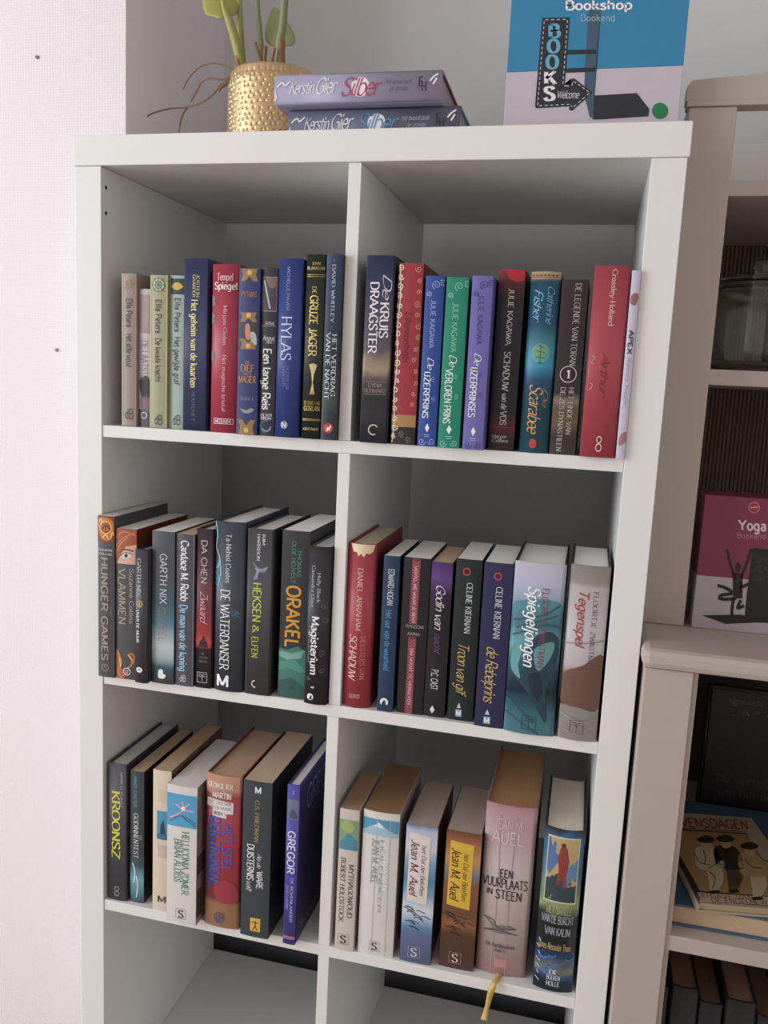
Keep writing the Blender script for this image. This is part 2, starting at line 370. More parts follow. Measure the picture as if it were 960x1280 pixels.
hpart('upper_side_panel', HU, HU + .018, YH + .0222, HB, ZC + .0003, ZU + .0845)
hpart('upper_post', HX1 - .056, HX1 + .004, YH, YH + .022, ZC + .0003, ZU + .0788)
hpart('upper_side_panel', HX1 - .014, HX1 + .004, YH + .0222, HB, ZC + .0003, ZU + .0845)
hpart('upper_shelf', HU + .0183, HX1 - .0143, YH + .0005, HB - .0103, ZU - .0222, ZU - .0050, .001)
hpart('upper_shelf', HU + .0183, HX1 - .0143, YH + .0005, HB - .0103, ZU - .2447, ZU - .2256, .001)
hpart('back_rail', HU + .0183, HX1 - .0143, HB - .018, HB - .0002, ZU - .0047, ZU + .127, .001, M_TRIM)
# beaded back: vertical reeds about 6 mm wide
bm = bmesh.new(); x = HU + .0185; V = []
pts = []
while x < HX1 - .017:
    pts += [(x, HB - .008), (x + .0010, HB - .0098), (x + .0048, HB - .0098), (x + .0058, HB - .008)]; x += .0060
vb = [(p[0] - HO.x, p[1] - HO.y, ZC + .0005) for p in pts]; vt = [(p[0] - HO.x, p[1] - HO.y, ZU - .0052) for p in pts]
n = len(pts)
new_obj('reeded_back_panel', vb + vt, [(i, i + 1, n + i + 1, n + i) for i in range(n - 1)], M_HBACK, hc)
# crown with a curved upper edge
cx0, cx1 = .7608, HX1 + .008
N = 160; top = []
for i in range(N + 1):
    u = i / N; xx = cx0 + (cx1 - cx0) * u
    s = min(u, 1 - u) * 2
    h = .1085 + .0022 * min(1, s / .08) + .085 * (1 - math.cos(PI * max(0, s - .05) / .95)) / 2
    if i in (0, N): h -= .006
    top.append((xx, h))
bot = [(xx, .0855) for xx, _ in top]
V = []; F = []
for yy in (YH - .001, YH + .024):
    V += [(a - HO.x, yy - HO.y, ZU + b) for a, b in bot] + [(a - HO.x, yy - HO.y, ZU + b) for a, b in top]
m_ = N + 1
for i in range(N):
    F += [(i, i + 1, m_ + i + 1, m_ + i), (2 * m_ + i + 1, 2 * m_ + i, 3 * m_ + i, 3 * m_ + i + 1), (m_ + i, m_ + i + 1, 3 * m_ + i + 1, 3 * m_ + i), (i + 1, i, 2 * m_ + i, 2 * m_ + i + 1)]
F += [(0, m_, 3 * m_, 2 * m_), (N, 2 * m_ + N, 3 * m_ + N, m_ + N)]
new_obj('crown', V, F, M_PAINT, hc)
hpart('crown_moulding', .7618, HX1 + .0072, YH - .003, YH + .0225, ZU + .0790, ZU + .0853, .001)

# ------------------------------------------------------------------ books
KB = 1.2            # printed colours are picked from the photograph; lift them to paper albedo
def page_mat(h):
    key = ('pages', h)
    if key in MATS: return MATS[key]
    m = bpy.data.materials.new('page_edges'); m.use_nodes = True
    nt = m.node_tree; b = nt.nodes['Principled BSDF']; b.inputs['Roughness'].default_value = 0.85
    tc = nt.nodes.new('ShaderNodeTexCoord'); mp = nt.nodes.new('ShaderNodeMapping'); mp.inputs['Scale'].default_value = (1500, 12, 12)
    n = nt.nodes.new('ShaderNodeTexNoise'); n.inputs['Scale'].default_value = 1; n.inputs['Detail'].default_value = 3
    nt.links.new(tc.outputs['Object'], mp.inputs['Vector']); nt.links.new(mp.outputs[0], n.inputs['Vector'])
    mx = nt.nodes.new('ShaderNodeMix'); mx.data_type = 'RGBA'
    c = lin(h)
    mx.inputs['A'].default_value = (c[0] * 1.02, c[1] * 1.01, c[2] * 1.0, 1); mx.inputs['B'].default_value = (min(.9, c[0] * 1.45), min(.9, c[1] * 1.45), min(.9, c[2] * 1.45), 1)
    nt.links.new(n.outputs['Fac'], mx.inputs['Factor']); nt.links.new(mx.outputs['Result'], b.inputs['Base Color'])
    MATS[key] = m
    return m
def ink(h, gold=False):
    return mat('gold_foil' if gold else 'print_ink', h, .35 if gold else .5, .6 if gold else 0, noise=.06, nscale=60, k=KB)
class Book:
    """an upright book, spine towards the viewer; local x across the spine, y into the shelf, z up"""
    def __init__(s, name, label, w, H, D, kind, spine, cover, pages, zt=0, zb=1, cat='book', group=None, cover_l=None, bulge=None):
        s.w, s.H, s.D, s.zt, s.zb = w, H, D, zt, zb
        hard = kind == 'h'
        s.b = bulge if bulge is not None else (min(.0075, .13 * w) if hard else .0012)
        t = .0026 if hard else .0007
        ov = .0032 if hard else .0002
        s.root = empty(name, (0, 0, 0)); tag(s.root, label, cat, group)
        sm = spine if not isinstance(spine, str) else mat('book_cloth' if hard else 'book_card', spine, .42, noise=.07, nscale=25, bump=.06, bscale=500, k=KB)
        cm = mat('book_board', cover, .42, noise=.05, nscale=25, k=KB)
        cl = mat('book_board', cover_l or cover, .42, noise=.05, nscale=25, k=KB)
        N = 12; V = []; F = []
        for lay in (0, 1):
            for z in (0, H):
                for i in range(N + 1):
                    u = i / N
                    V.append((-w / 2 + u * w if lay == 0 else -w / 2 + t + u * (w - 2 * t), s.prof(u) + lay * t, z))
        n1 = N + 1
        for i in range(N):
            F += [(i, i + 1, n1 + i + 1, n1 + i), (2 * n1 + i + 1, 2 * n1 + i, 3 * n1 + i, 3 * n1 + i + 1), (n1 + i, n1 + i + 1, 3 * n1 + i + 1, 3 * n1 + i), (i + 1, i, 2 * n1 + i, 2 * n1 + i + 1)]
        F += [(0, n1, 3 * n1, 2 * n1), (N, 2 * n1 + N, 3 * n1 + N, n1 + N)]
        s.spine = new_obj('spine', V, F, sm, s.root)
        for i, p in enumerate(s.spine.data.polygons): p.use_smooth = abs(p.normal.z) < .5 and hard
        y0 = s.prof(0) + (t if hard else t) + .0002
        box('back_cover', -w / 2, -w / 2 + t, y0, D, 0, H, cl, s.root, .0005 if hard else 0, 1)
        s.fc = box('front_cover', w / 2 - t, w / 2, y0, D, 0, H, cm, s.root, .0005 if hard else 0, 1)
        # page block, rounded behind the spine
        V = []; pts = []
        for i in range(N + 1):
            u = i / N; pts.append((-w / 2 + t + .0002 + u * (w - 2 * t - .0004), s.prof(u) + t + (.0012 if hard else .0002)))
        fe = D - ov
        K = 6 if hard else 1
        for i in range(K + 1):                      # concave fore edge of a rounded block
            u = 1 - i / K
            pts.append((-w / 2 + t + .0002 + u * (w - 2 * t - .0004), fe - (.5 * s.b * (1 - (2 * u - 1) ** 2) if hard else 0)))
        n = len(pts)
        V = [(a, b, ov) for a, b in pts] + [(a, b, H - ov) for a, b in pts]
        F = [(i, (i + 1) % n, n + (i + 1) % n, n + i) for i in range(n)] + [tuple(range(n - 1, -1, -1)), tuple(range(n, 2 * n))]
        new_obj('page_block', V, F, page_mat(pages), s.root)
        s.lay = 0
    def prof(s, u): return s.b * (2 * u - 1) ** 2
    def Z(s, y): return (s.zb - y) / (s.zb - s.zt) * s.H
    def pt(s, u, z):
        u_ = min(max(u, 0), 1)
        return (-s.w / 2 + u_ * s.w, s.prof(u_) - .0003 - .00006 * s.lay, min(max(z, .0004), s.H - .0004))
    def add(s, name, V, F, h, gold=False, m=None):
        return new_obj(name, V, F, m or ink(h, gold), s.spine)
    # vertical lettering read from head to foot
    def T(s, txt, style, s0, s1, y0, y1, h, name='title_lettering', gold=False):
        V = []; F = []; z0, z1 = s.Z(y0), s.Z(y1); s.lay = 6
        text_geo(txt, style, lambda a, b: s.pt(s0 + b * (s1 - s0), z0 + a * (z1 - z0)), V, F)
        s.add(name, V, F, h, gold); s.lay = 0
    # horizontal lettering
    def Hh(s, txt, style, s0, s1, y0, y1, h, name='title_lettering', gold=False):
        V = []; F = []; z0, z1 = s.Z(y1), s.Z(y0); s.lay = 6
        text_geo(txt, style, lambda a, b: s.pt(s0 + a * (s1 - s0), z0 + b * (z1 - z0)), V, F)
        s.add(name, V, F, h, gold); s.lay = 0
    def poly(s, pts, h, name='printed_picture', lay=1, smooth=False, gold=False, m=None):
        """filled outline, points (s, y); cut into columns so that it follows a rounded spine"""
        if smooth: pts = catmull(list(pts) + [pts[0]], 4)[:-1]
        s.lay = lay
        P = [(u, s.Z(y)) for u, y in pts]
        cu = sum(p[0] for p in P) / len(P); cz = sum(p[1] for p in P) / len(P)
        R = 4; V = []; F = []
        n = len(P)
        # densify the outline
        Q = []
        for i in range(n):
            a, b = P[i], P[(i + 1) % n]; k = max(1, int(abs(b[0] - a[0]) / .12))
            for j in range(k): Q.append((a[0] + (b[0] - a[0]) * j / k, a[1] + (b[1] - a[1]) * j / k))
        n = len(Q)
        V.append(s.pt(cu, cz))
        for r in range(1, R + 1):
            for (a, b) in Q: V.append(s.pt(cu + (a - cu) * r / R, cz + (b - cz) * r / R))
        for i in range(n):
            F.append((0, 1 + i, 1 + (i + 1) % n))
            for r in range(R - 1):
                F.append((1 + r * n + i, 1 + (r + 1) * n + i, 1 + (r + 1) * n + (i + 1) % n, 1 + r * n + (i + 1) % n))
        s.lay = 0
        s.lay = lay; o = s.add(name, V, F, h, gold, m); s.lay = 0
        return o
    def rect(s, s0, s1, y0, y1, h, name='printed_panel', lay=1, gold=False):
        return s.poly([(s0, y0), (s1, y0), (s1, y1), (s0, y1)], h, name, lay, gold=gold)
    def circ(s, u, y, r, h, name='emblem', lay=2, asp=1.0, gold=False):
        k = r / 1000 / s.w; dz = r / 1000 / s.H * (s.zb - s.zt)
        return s.poly([(u + k * asp * math.cos(a * PI / 10), y + dz * math.sin(a * PI / 10)) for a in range(20)], h, name, lay, gold=gold)
    def lines(s, L, w, h, name='printed_line', lay=4, smooth=True, gold=False):
        """strokes of w millimetres; L = list of point lists (s, y)"""
        if 1 < len(L) <= 8:
            for pts in L: s.lines([pts], w, h, name, lay, smooth, gold)
            return
        V = []; F = []; s.lay = lay
        for pts in L:
            P = [(u * s.w * 1000, s.Z(y) * 1000) for u, y in pts]
            if smooth and len(P) > 2: P = catmull(P, 4)
            elif len(P) == 2:
                P = [(P[0][0] + (P[1][0] - P[0][0]) * i / 6, P[0][1] + (P[1][1] - P[0][1]) * i / 6) for i in range(7)]
            stroke(V, F, P, w, lambda a, b: s.pt(a / 1000 / s.w, b / 1000))
        o = s.add(name, V, F, h, gold); s.lay = 0
        return o
    def ring(s, u, y, r, w, h, name='emblem', asp=1.0, a0=0, a1=2 * PI, gold=False):
        k = r / 1000 / s.w; dz = r / 1000 / s.H * (s.zb - s.zt)
        return s.lines([[(u + k * asp * math.cos(a0 + (a1 - a0) * i / 18), y - dz * math.sin(a0 + (a1 - a0) * i / 18)) for i in range(19)]], w, h, name, gold=gold)
    def swirls(s, L, w, h, name='scroll_ornament', gold=False):
        """spirals (s, y, radius mm, turns, start angle)"""
        out = []
        for (u, y, r, tn, a0) in L:
            p = []
            for i in range(22):
                f = i / 21; a = a0 + tn * 2 * PI * f; rr = r * (1 - .85 * f)
                p.append((u + rr / 1000 / s.w * math.cos(a), y + rr / 1000 / s.H * (s.zb - s.zt) * math.sin(a)))
            out.append(p)
        return s.lines(out, w, h, name, gold=gold, smooth=False)
    def box_emblem(s, u, y0, y1, h, txt=None, st='serif', frame=True, fw=.5):
        hz = abs(s.Z(y1) - s.Z(y0)) / 2; k = hz / s.w
        if frame: s.lines([[(u - k, y0), (u + k, y0)], [(u + k, y0), (u + k, y1)], [(u + k, y1), (u - k, y1)], [(u - k, y1), (u - k, y0)]], fw, h, 'publisher_mark', smooth=False)
        if txt: s.Hh(txt, st, u - k * .55, u + k * .55, y0 + (y1 - y0) * .15, y0 + (y1 - y0) * .88, h, 'publisher_mark')
    def tree_emblem(s, u, y0, y1, h):
        s.box_emblem(u, y0, y1, h); k = abs(s.Z(y1) - s.Z(y0)) / 2 / s.w; ym = (y0 + y1) / 2; d = y1 - y0
        s.lines([[(u, y1 - .12 * d), (u, ym)], [(u, ym), (u - .4 * k, ym - .12 * d), (u - .8 * k, ym - .1 * d)], [(u, ym), (u + .4 * k, ym - .12 * d), (u + .8 * k, ym - .1 * d)], [(u - .7 * k, ym - .3 * d), (u - .2 * k, ym - .3 * d), (u, ym - .1 * d)], [(u + .7 * k, ym - .3 * d), (u + .2 * k, ym - .3 * d), (u, ym - .1 * d)]], .5, h, 'publisher_mark')
    def cover_text(s, txt, style, y0, y1, z0, z1, h, name='cover_lettering'):
        """lettering on the front cover (facing +x), y along the cover, fractions of depth and height"""
        V = []; F = []
        text_geo(txt, style, lambda a, b: (s.w / 2 + .0004, (y0 + a * (y1 - y0)) * s.D, (z0 + b * (z1 - z0)) * s.H), V, F)
        new_obj(name, V, F, ink(h), s.fc)
    def cover_panel(s, y0, y1, z0, z1, h, name='cover_picture'):
        x = s.w / 2 + .0002
        new_obj(name, [(x, y0 * s.D, z0 * s.H), (x, y1 * s.D, z0 * s.H), (x, y1 * s.D, z1 * s.H), (x, y0 * s.D, z1 * s.H)], [(0, 1, 2, 3)], ink(h), s.fc)
    def put(s, x0, y, z, rz=0, ry=0):
        s.root.location = (x0 + s.w / 2, y, z); s.root.rotation_euler = (0, ry, rz); return s
ROWG = {1: 'books on the upper shelf', 2: 'books on the middle shelf', 3: 'books on the lower shelf'}
def shelved(row, x0, x1, y, H, zt, zb, kind, label, spine, cover=None, pages='d8d0c4', D=None, **kw):
    D = D or (.158 if kind == 'h' else .135)
    cov = cover or (spine if isinstance(spine, str) else '404048')
    b = Book('hardcover_book' if kind == 'h' else 'paperback_book', label, x1 - x0, H, D, kind, spine, cov, pages, zt, zb, 'book', ROWG[row], **kw)
    b.put(x0, y, shelf_top(row) + .0002)
    return b
def rm(zt, zb, stops, warp=.04, ns=30, rough=.4):
    """picture bands given at photo heights y"""
    return ramp_mat('printed_spine', [(min(1, max(0, (zb - y) / (zb - zt))), h) for y, h in stops], warp, ns, rough, KB)

# ---- upper shelf, left compartment
b = shelved(1, .0632, .0846, .008, .2015, 204, 1148, 'p', 'slim grey-brown paperback standing leftmost on the upper shelf', '94837a', pages='c8b898')
b.rect(0, .09, 204, 1148, 'b7a288', 'edge_stripe'); b.rect(.93, 1, 204, 1148, 'a69080', 'edge_stripe')
b.swirls([(.5, 262, 6, 1.6, 0), (.75, 245, 4, 1.3, 2), (.3, 290, 4, 1.3, 4)], .9, 'a08c5c', 'knot_ornament')
b.T('Ellis Peters', 'black', .32, .72, 355, 530, '4a4038', 'author_lettering'); b.T('Het stille woud', 'black', .32, .72, 572, 775, '4a4038'); b.Hh('dB', 'sans', .25, .8, 1040, 1100, '4a4440', 'publisher_mark')
b = shelved(1, .0855, .1015, .014, .1825, 302, 1151, 'p', 'thin short white paperback with a pink band, second on the upper shelf', 'c4c2c4', pages='c8bca8')
b.rect(0, 1, 335, 570, 'ae9a9c', 'pink_band'); b.T('DE LAATSTE', 'serif', .2, .8, 615, 850, '84848c')
b.poly([(.1, 855), (.9, 840), (1, 960), (.4, 975), (.15, 930)], '4a4650', smooth=True); b.poly([(.2, 960), (.9, 950), (1, 1050), (.3, 1040)], '8a747c', smooth=True)
b.rect(0, 1, 1040, 1151, '5e5e66', lay=1); b.ring(.5, 1078, 4, 1.4, 'd0ccd0'); b.T('verhaal', 'sans', .25, .6, 860, 960, '2c2a30')
b = shelved(1, .1030, .1278, .012, .2005, 218, 1158, 'p', 'olive green paperback with a green knot medallion, third on the upper shelf', '9a9a7a', pages='c8b890')
b.rect(0, .06, 218, 1158, 'c4bd86', 'edge_stripe'); b.rect(.92, 1, 218, 1158, 'bdb67a', 'edge_stripe')
b.circ(.48, 277, 9.5, 'b8b690'); b.ring(.48, 277, 8.5, 1.1, '3e6650'); b.ring(.48, 277, 4.5, 1.1, '3e6650')
b.lines([[(.2, 240), (.76, 314)], [(.76, 240), (.2, 314)], [(.48, 232), (.48, 322)], [(.15, 277), (.82, 277)]], .9, '3e6650', 'knot_ornament')
b.T('Ellis Peters', 'black', .33, .66, 365, 572, '38382a', 'author_lettering'); b.T('De kwade knecht', 'black', .33, .66, 600, 870, '38382a'); b.Hh('dB', 'sans', .3, .75, 1078, 1135, '38382a', 'publisher_mark')
b = shelved(1, .1288, .1497, .017, .2010, 217, 1162, 'p', 'pale teal paperback with a yellow eye ornament, fourth on the upper shelf', 'a0b2aa', pages='c8c0a8')
b.rect(0, .05, 217, 1162, 'b4c0b4', 'edge_stripe'); b.rect(0, 1, 235, 330, '2c4638', 'green_band'); b.poly([(.1, 282), (.5, 258), (.92, 282), (.5, 305)], 'd0ae3c', 'eye_ornament', 2, True)
b.T('Ellis Peters', 'black', .35, .72, 352, 560, '30383a', 'author_lettering'); b.T('Het gewijde graf', 'black', .35, .72, 590, 885, '30383a'); b.Hh('dB', 'sans', .3, .8, 1078, 1135, '30383a', 'publisher_mark')
b = shelved(1, .1512, .1860, .013, .2225, 117, 1172, 'h', 'tall navy hardcover with gold lettering beside the crimson book', '323a5e', bulge=.001)
b.T('JOSTEIN', 'serif', .52, .64, 215, 350, 'bcae7c', 'author_lettering', True); b.T('GAARDER', 'serif', .36, .48, 215, 350, 'bcae7c', 'author_lettering', True); b.T('Het geheim van de kaarten', 'serifb', .32, .58, 365, 905, 'cabc84', gold=True); b.T('HOUTEKIET', 'serif', .38, .52, 930, 1115, '5c6078', 'publisher_mark')
b = shelved(1, .1950, .2335, .002, .2145, 148, 1186, 'h', 'crimson hardcover with white script at its head, on the upper shelf', 'a83448', cover='8c2438')
b.Hh('Tempel', 'serif', .2, .78, 205, 245, 'e8d0d4'); b.Hh('Spiegel', 'serifb', .1, .92, 258, 300, 'f0dcdc'); b.T('Mirjam Gielen', 'serif', .46, .6, 398, 640, 'd8aab2', 'author_lettering'); b.T('Het magische kristal', 'serif', .46, .6, 700, 1052, 'd8aab2')
b.lines([[(.16, 1098), (.86, 1098)], [(.86, 1098), (.86, 1130)], [(.86, 1130), (.16, 1130)], [(.16, 1130), (.16, 1098)]], .7, 'e0c8cc', 'publisher_mark', smooth=False); b.Hh('MOZAIEK', 'sansb', .22, .8, 1104, 1124, 'e0c8cc', 'publisher_mark')
for yy in (365, 470, 700): b.poly([(0, yy - 30), (.14, yy - 5), (.1, yy + 10), (.16, yy + 25), (0, yy + 40)], '6c5c58', 'leaf_ornament', smooth=True)
for yy in (370, 520, 690): b.poly([(1, yy - 20), (.9, yy), (1, yy + 26)], '6c4a52', 'leaf_ornament')
b = shelved(1, .2385, .2668, -.010, .2080, 174, 1200, 'p', 'royal blue paperback with gold scroll ornaments and a small candle picture', '26326a', pages='d0c4a8')
for (ya, yb_, fl) in ((176, 252, 1), (440, 498, 1), (665, 600, 1), (1198, 1104, 1)):
    m_ = (ya + yb_) / 2
    b.poly([(.12, ya), (.88, ya), (.8, m_), (.92, yb_), (.7, yb_), (.5, m_ + (yb_ - m_) * .2), (.3, yb_), (.08, yb_), (.2, m_)], '94703c', 'gold_scroll', 2); b.circ(.5, ya + (yb_ - ya) * .3, 3.2, 'd0a860', 'gold_scroll', 3)
b.rect(.08, .92, 500, 605, '3a3a3c', 'printed_picture'); b.poly([(.35, 520), (.55, 515), (.6, 600), (.4, 600)], 'c08068', 'candle_picture', 2, True); b.poly([(.62, 560), (.85, 570), (.9, 640), (.65, 610)], 'a8b4b0', 'candle_picture', 3, True)
b.Hh('PYTHIAS', 'serifb', .14, .86, 315, 345, 'b07038', 'author_lettering'); b.Hh('DE', 'serif', .38, .62, 738, 756, 'b88850'); b.Hh('DIEF', 'serifb', .18, .82, 762, 802, 'b88850'); b.Hh('VAN DE', 'serif', .3, .7, 808, 826, 'b88850'); b.Hh('MAGIER', 'serifb', .1, .9, 832, 872, 'b88850'); b.Hh('BOEK 1', 'serif', .2, .8, 962, 982, '8890a8'); b.poly([(.2, 1036), (.45, 1046), (.7, 1030), (.85, 1042), (.55, 1066), (.3, 1056)], '8a8c94', 'bird_mark', 2, True)
b = shelved(1, .2672, .2887, -.006, .2095, 172, 1207, 'p', 'black paperback with white gothic lettering and a framed leaf picture', '2a2630', pages='c8c0b0')
b.rect(.08, .98, 225, 435, '8a8488', 'picture_frame'); b.rect(.11, .95, 230, 430, '463c44', 'printed_picture', 2); b.poly([(.14, 250), (.22, 245), (.62, 415), (.54, 420)], 'b4b8c0', 'dagger_picture', 3); b.poly([(.3, 235), (.9, 232), (.85, 290), (.5, 285)], '7c6458', 'leaf_picture', 3, True)
b.Hh('Arthos', 'ital', .3, .85, 494, 516, 'c8c4c8', 'author_lettering'); b.lines([[(.05, 523), (.98, 523)]], .5, 'a8a4a8'); b.Hh('Angus', 'ital', .18, .9, 582, 612, 'd0ccd0'); b.Hh('Boek 1', 'ital', .42, .9, 614, 630, 'c0bcc0')
b.T('Een lange Reis', 'blackb', .24, .72, 662, 1042, 'dcd8dc'); b.Hh('ZILVER', 'sansb', .14, .86, 1068, 1084, 'c8c8cc', 'publisher_mark'); b.Hh('BRON', 'sansb', .18, .82, 1088, 1104, 'c8c8cc', 'publisher_mark'); b.ring(.5, 1146, 7, 2.6, '2c5c88', a0=1.2, a1=6.0); b.ring(.52, 1146, 6, 1.0, '88b8cc', a0=3.6, a1=6.2)
b = shelved(1, .2900, .3225, -.009, .2208, 115, 1216, 'h', 'bright blue hardcover with pale blue capitals on the upper shelf', '2c3e82', cover='1c2448', pages='c8c0b0')
b.T('MICHELLE PAVER', 'sans', .38, .5, 165, 428, '8c9cd0', 'author_lettering'); b.T('HYLAS', 'serif', .2, .62, 465, 735, 'b8c2e4'); b.T('GODEN EN', 'serif', .46, .58, 768, 912, '6474ac'); b.T('KRIJGERS', 'serif', .3, .42, 768, 900, '6474ac'); b.circ(.42, 1138, 4.6, 'd8dcec', 'publisher_mark'); b.circ(.42, 1138, 3.9, '2c3e82', 'publisher_mark', 3); b.Hh('N', 'sansb', .34, .5, 1124, 1152, 'e0e4f0', 'publisher_mark')
b = shelved(1, .3265, .3520, -.008, .2262, 92, 1225, 'h', 'dark green hardcover with gold arrows printed on its spine', '1e2620', bulge=.002, pages='c8bca0')
b.Hh('JOHN', 'serif', .3, .72, 138, 155, 'c0a868', 'author_lettering', True); b.Hh('FLANAGAN', 'serif', .06, .94, 166, 184, 'c0a868', 'author_lettering', True); b.lines([[(.06, 213), (.96, 213)], [(.06, 225), (.96, 225)], [(.06, 1100), (.96, 1100)], [(.06, 1108), (.96, 1108)]], .7, 'a89050', 'gold_rule', gold=True)
b.T('DE', 'serif', .36, .56, 285, 330, 'c8b060', gold=True); b.T('GRIJZE JAGER', 'serifb', .26, .66, 338, 706, 'd0b868', gold=True)
b.lines([[(.4 + .06 * i, 760), (.5 + .01 * i, 860), (.62 - .07 * i, 945)] for i in range(4)], .9, 'd0b878', 'arrow_picture', gold=True); b.poly([(.3, 760), (.52, 752), (.72, 762), (.6, 815), (.44, 815)], 'ccb47c', 'arrow_picture', 3)
b.Hh('DE RUINES VAN', 'serif', .1, .92, 988, 1010, 'a88c4c', gold=True); b.Hh('GORLAN', 'serif', .1, .92, 1018, 1048, 'c0a458', gold=True); b.Hh('GOTTMER', 'serifb', .12, .88, 1155, 1170, 'b8a878', 'publisher_mark', True)
b = shelved(1, .3528, .3726, -.009, .2268, 84, 1233, 'p', 'dark blue paperback with a red disc at the foot, against the divider', rm(84, 1233, [(84, '26345a'), (500, '22304c'), (800, '1c2a34'), (1000, '3a4a44'), (1060, '223036'), (1233, '1e2a3c')], .05), cover='1a2230')
b.T('* DAVID WHITLEY *', 'serif', .4, .62, 118, 528, 'b4c0c8', 'author_lettering'); b.T('HET VERDRAG', 'serif', .56, .84, 570, 956, 'ccd4d8'); b.T('VAN DE NACHT', 'serif', .16, .44, 563, 976, 'ccd4d8'); b.circ(.5, 1158, 6.4, 'c03838', 'publisher_mark'); b.poly([(.36, 1176), (.42, 1150), (.56, 1152), (.64, 1134), (.7, 1150), (.62, 1160), (.62, 1178), (.54, 1166), (.46, 1178)], 'e8dcd8', 'publisher_mark', 4)
# ---- upper shelf, right compartment
b = shelved(1, .4035, .4385, -.008, .2260, 84, 1120, 'h', 'tall book with a stormy sunset sky and white capitals, first right of the divider', rm(84, 1120, [(84, '2e3654'), (230, '343a58'), (420, '4c4856'), (600, '544850'), (700, 'a08a78'), (760, '5c5050'), (860, '34343a'), (960, '3c3c44'), (1120, '2e3040')], .07, 40), cover='1e2030', pages='b0a898', bulge=.001)
b.T('De', 'script', .62, .92, 192, 322, 'c0bcc8'); b.T('KRUIS', 'serifb', .56, .86, 338, 532, 'e0dce4'); b.T('DRAAGSTER', 'serifb', .18, .48, 228, 615, 'e0dce4'); b.lines([[(.1, 775), (.9, 775)], [(.1, 845), (.9, 845)]], .5, '8c8890'); b.Hh('LYDIA', 'serif', .25, .75, 785, 805, '94909c', 'author_lettering'); b.Hh('SCHWARZ', 'serif', .1, .9, 815, 836, 'a08c94', 'author_lettering'); b.ring(.5, 1045, 6, 1.6, 'b8b8a0', a0=.6, a1=5.2)
b = shelved(1, .4428, .4730, -.004, .2180, 128, 1130, 'p', 'deep red ornate paperback with cream scrollwork along its edges', '9c2c38', cover='54202a', pages='b0a890')
b.rect(0, 1, 962, 1030, 'a87c48', 'tan_band'); b.rect(0, 1, 1030, 1130, '24201e', 'black_band')
random.seed(3)
b.swirls([(.07 + .06 * random.random(), 150 + 52 * i, 3.0 + 1.6 * random.random(), (1.3 if i % 2 else -1.3), random.random() * 6) for i in range(19)], 1.1, 'e8dcc0'); b.swirls([(.93 - .12 * random.random(), 160 + 62 * i, 2.6 + 1.6 * random.random(), (1.3 if i % 2 else -1.3), random.random() * 6) for i in range(13)], .8, 'cc9c7c'); b.swirls([(.45, 1070, 4, 1.5, 1), (.7, 1100, 4, -1.4, 2)], .6, '8c8478')
b.lines([[(.05, 135), (.12, 300), (.06, 480), (.12, 660), (.05, 840), (.1, 1000), (.05, 1120)]], 1.0, 'f0e4c8', 'scroll_ornament'); b.T('Elfenkoningin', 'serif', .34, .6, 395, 670, '6c1c28')
for (x0, x1, yy, HH, zt, zb, c, lb, t2, ya, yb_, ic, jc, j0, j1) in (
    (.4770, .5000, -.0065, .2035, 199, 1138, '244698', 'cobalt blue paperback with pale scrolls, between the red and green books', 'IJZERPRINS', 720, 980, 'dce4f4', '9cb0dc', 330, 590),
    (.5035, .5300, -.013, .2015, 205, 1148, '0e8468', 'emerald green paperback with pale scrolls on the upper shelf', 'VERLOREN PRINS', 705, 1010, 'dcf0e4', '8ccab8', 345, 612),
    (.5345, .5590, -.017, .2030, 197, 1158, '6862aa', 'lavender purple paperback with dark scrolls on the upper shelf', 'IJZERPRINSES', 695, 975, 'e4e4f4', '3c3874', 300, 570)):
    b = shelved(1, x0, x1, yy, HH, zt, zb, 'p', lb, c, pages='c8c0b4')
    b.T('JULIE KAGAWA', 'sans', .36, .62, j0, j1, jc, 'author_lettering'); b.T('De', 'script', .34, .66, ya - 75, ya - 10, ic); b.T(t2, 'cond', .2, .52, ya, yb_, ic)
    b.swirls([(.6, zt + 50, 5.5, 1.5, 2), (.2, zt + 100, 3.5, -1.4, 1), (.9, zt + 40, 4, 1.3, 4), (.25, zb - 25, 4.5, 1.4, 0), (.75, zb - 30, 4.5, -1.4, 3)], .8, jc)
    b.swirls([(.68, ya + 40, 3, 1.3, 1), (.72, ya + 150, 3, -1.3, 2)], .5, jc)
    b.poly([(.5, zb - 130), (.62, zb - 105), (.5, zb - 78), (.38, zb - 105)], 'e4e4ec', 'publisher_mark', 3); b.lines([[(.34, zb - 65), (.66, zb - 65)], [(.38, zb - 55), (.62, zb - 55)]], .5, 'd0d0dc')
b = shelved(1, .5625, .5935, .008, .2140, 118, 1116, 'p', 'black paperback with a scarlet head and white capitals on the upper shelf', rm(118, 1116, [(118, '8c2028'), (185, '5c1a22'), (260, '2c1c24'), (400, '1c1c28'), (900, '1a1a22'), (985, '5c1c24'), (1050, '2c1a20'), (1116, '221c24')], .03), cover='16161c')
b.poly([(.25, 118), (.98, 118), (.98, 178), (.7, 186), (.4, 170)], 'b4242c', 'red_picture', 2); b.T('JULIE KAGAWA', 'serif', .42, .62, 222, 528, 'd4d4d8', 'author_lettering'); b.T('SCHADUW', 'serif', .4, .64, 565, 780, 'dcdce0'); b.T('van de', 'italb', .42, .64, 795, 885, 'd0d0d4'); b.T('VOS', 'serif', .4, .64, 895, 972, 'dcdce0'); b.lines([[(.02, 985), (.98, 985)]], .6, 'a83038'); b.Hh('Harper', 'serif', .15, .72, 1028, 1048, 'c8c4c8', 'publisher_mark'); b.Hh('Collins', 'serif', .15, .78, 1052, 1070, 'c8c4c8', 'publisher_mark')
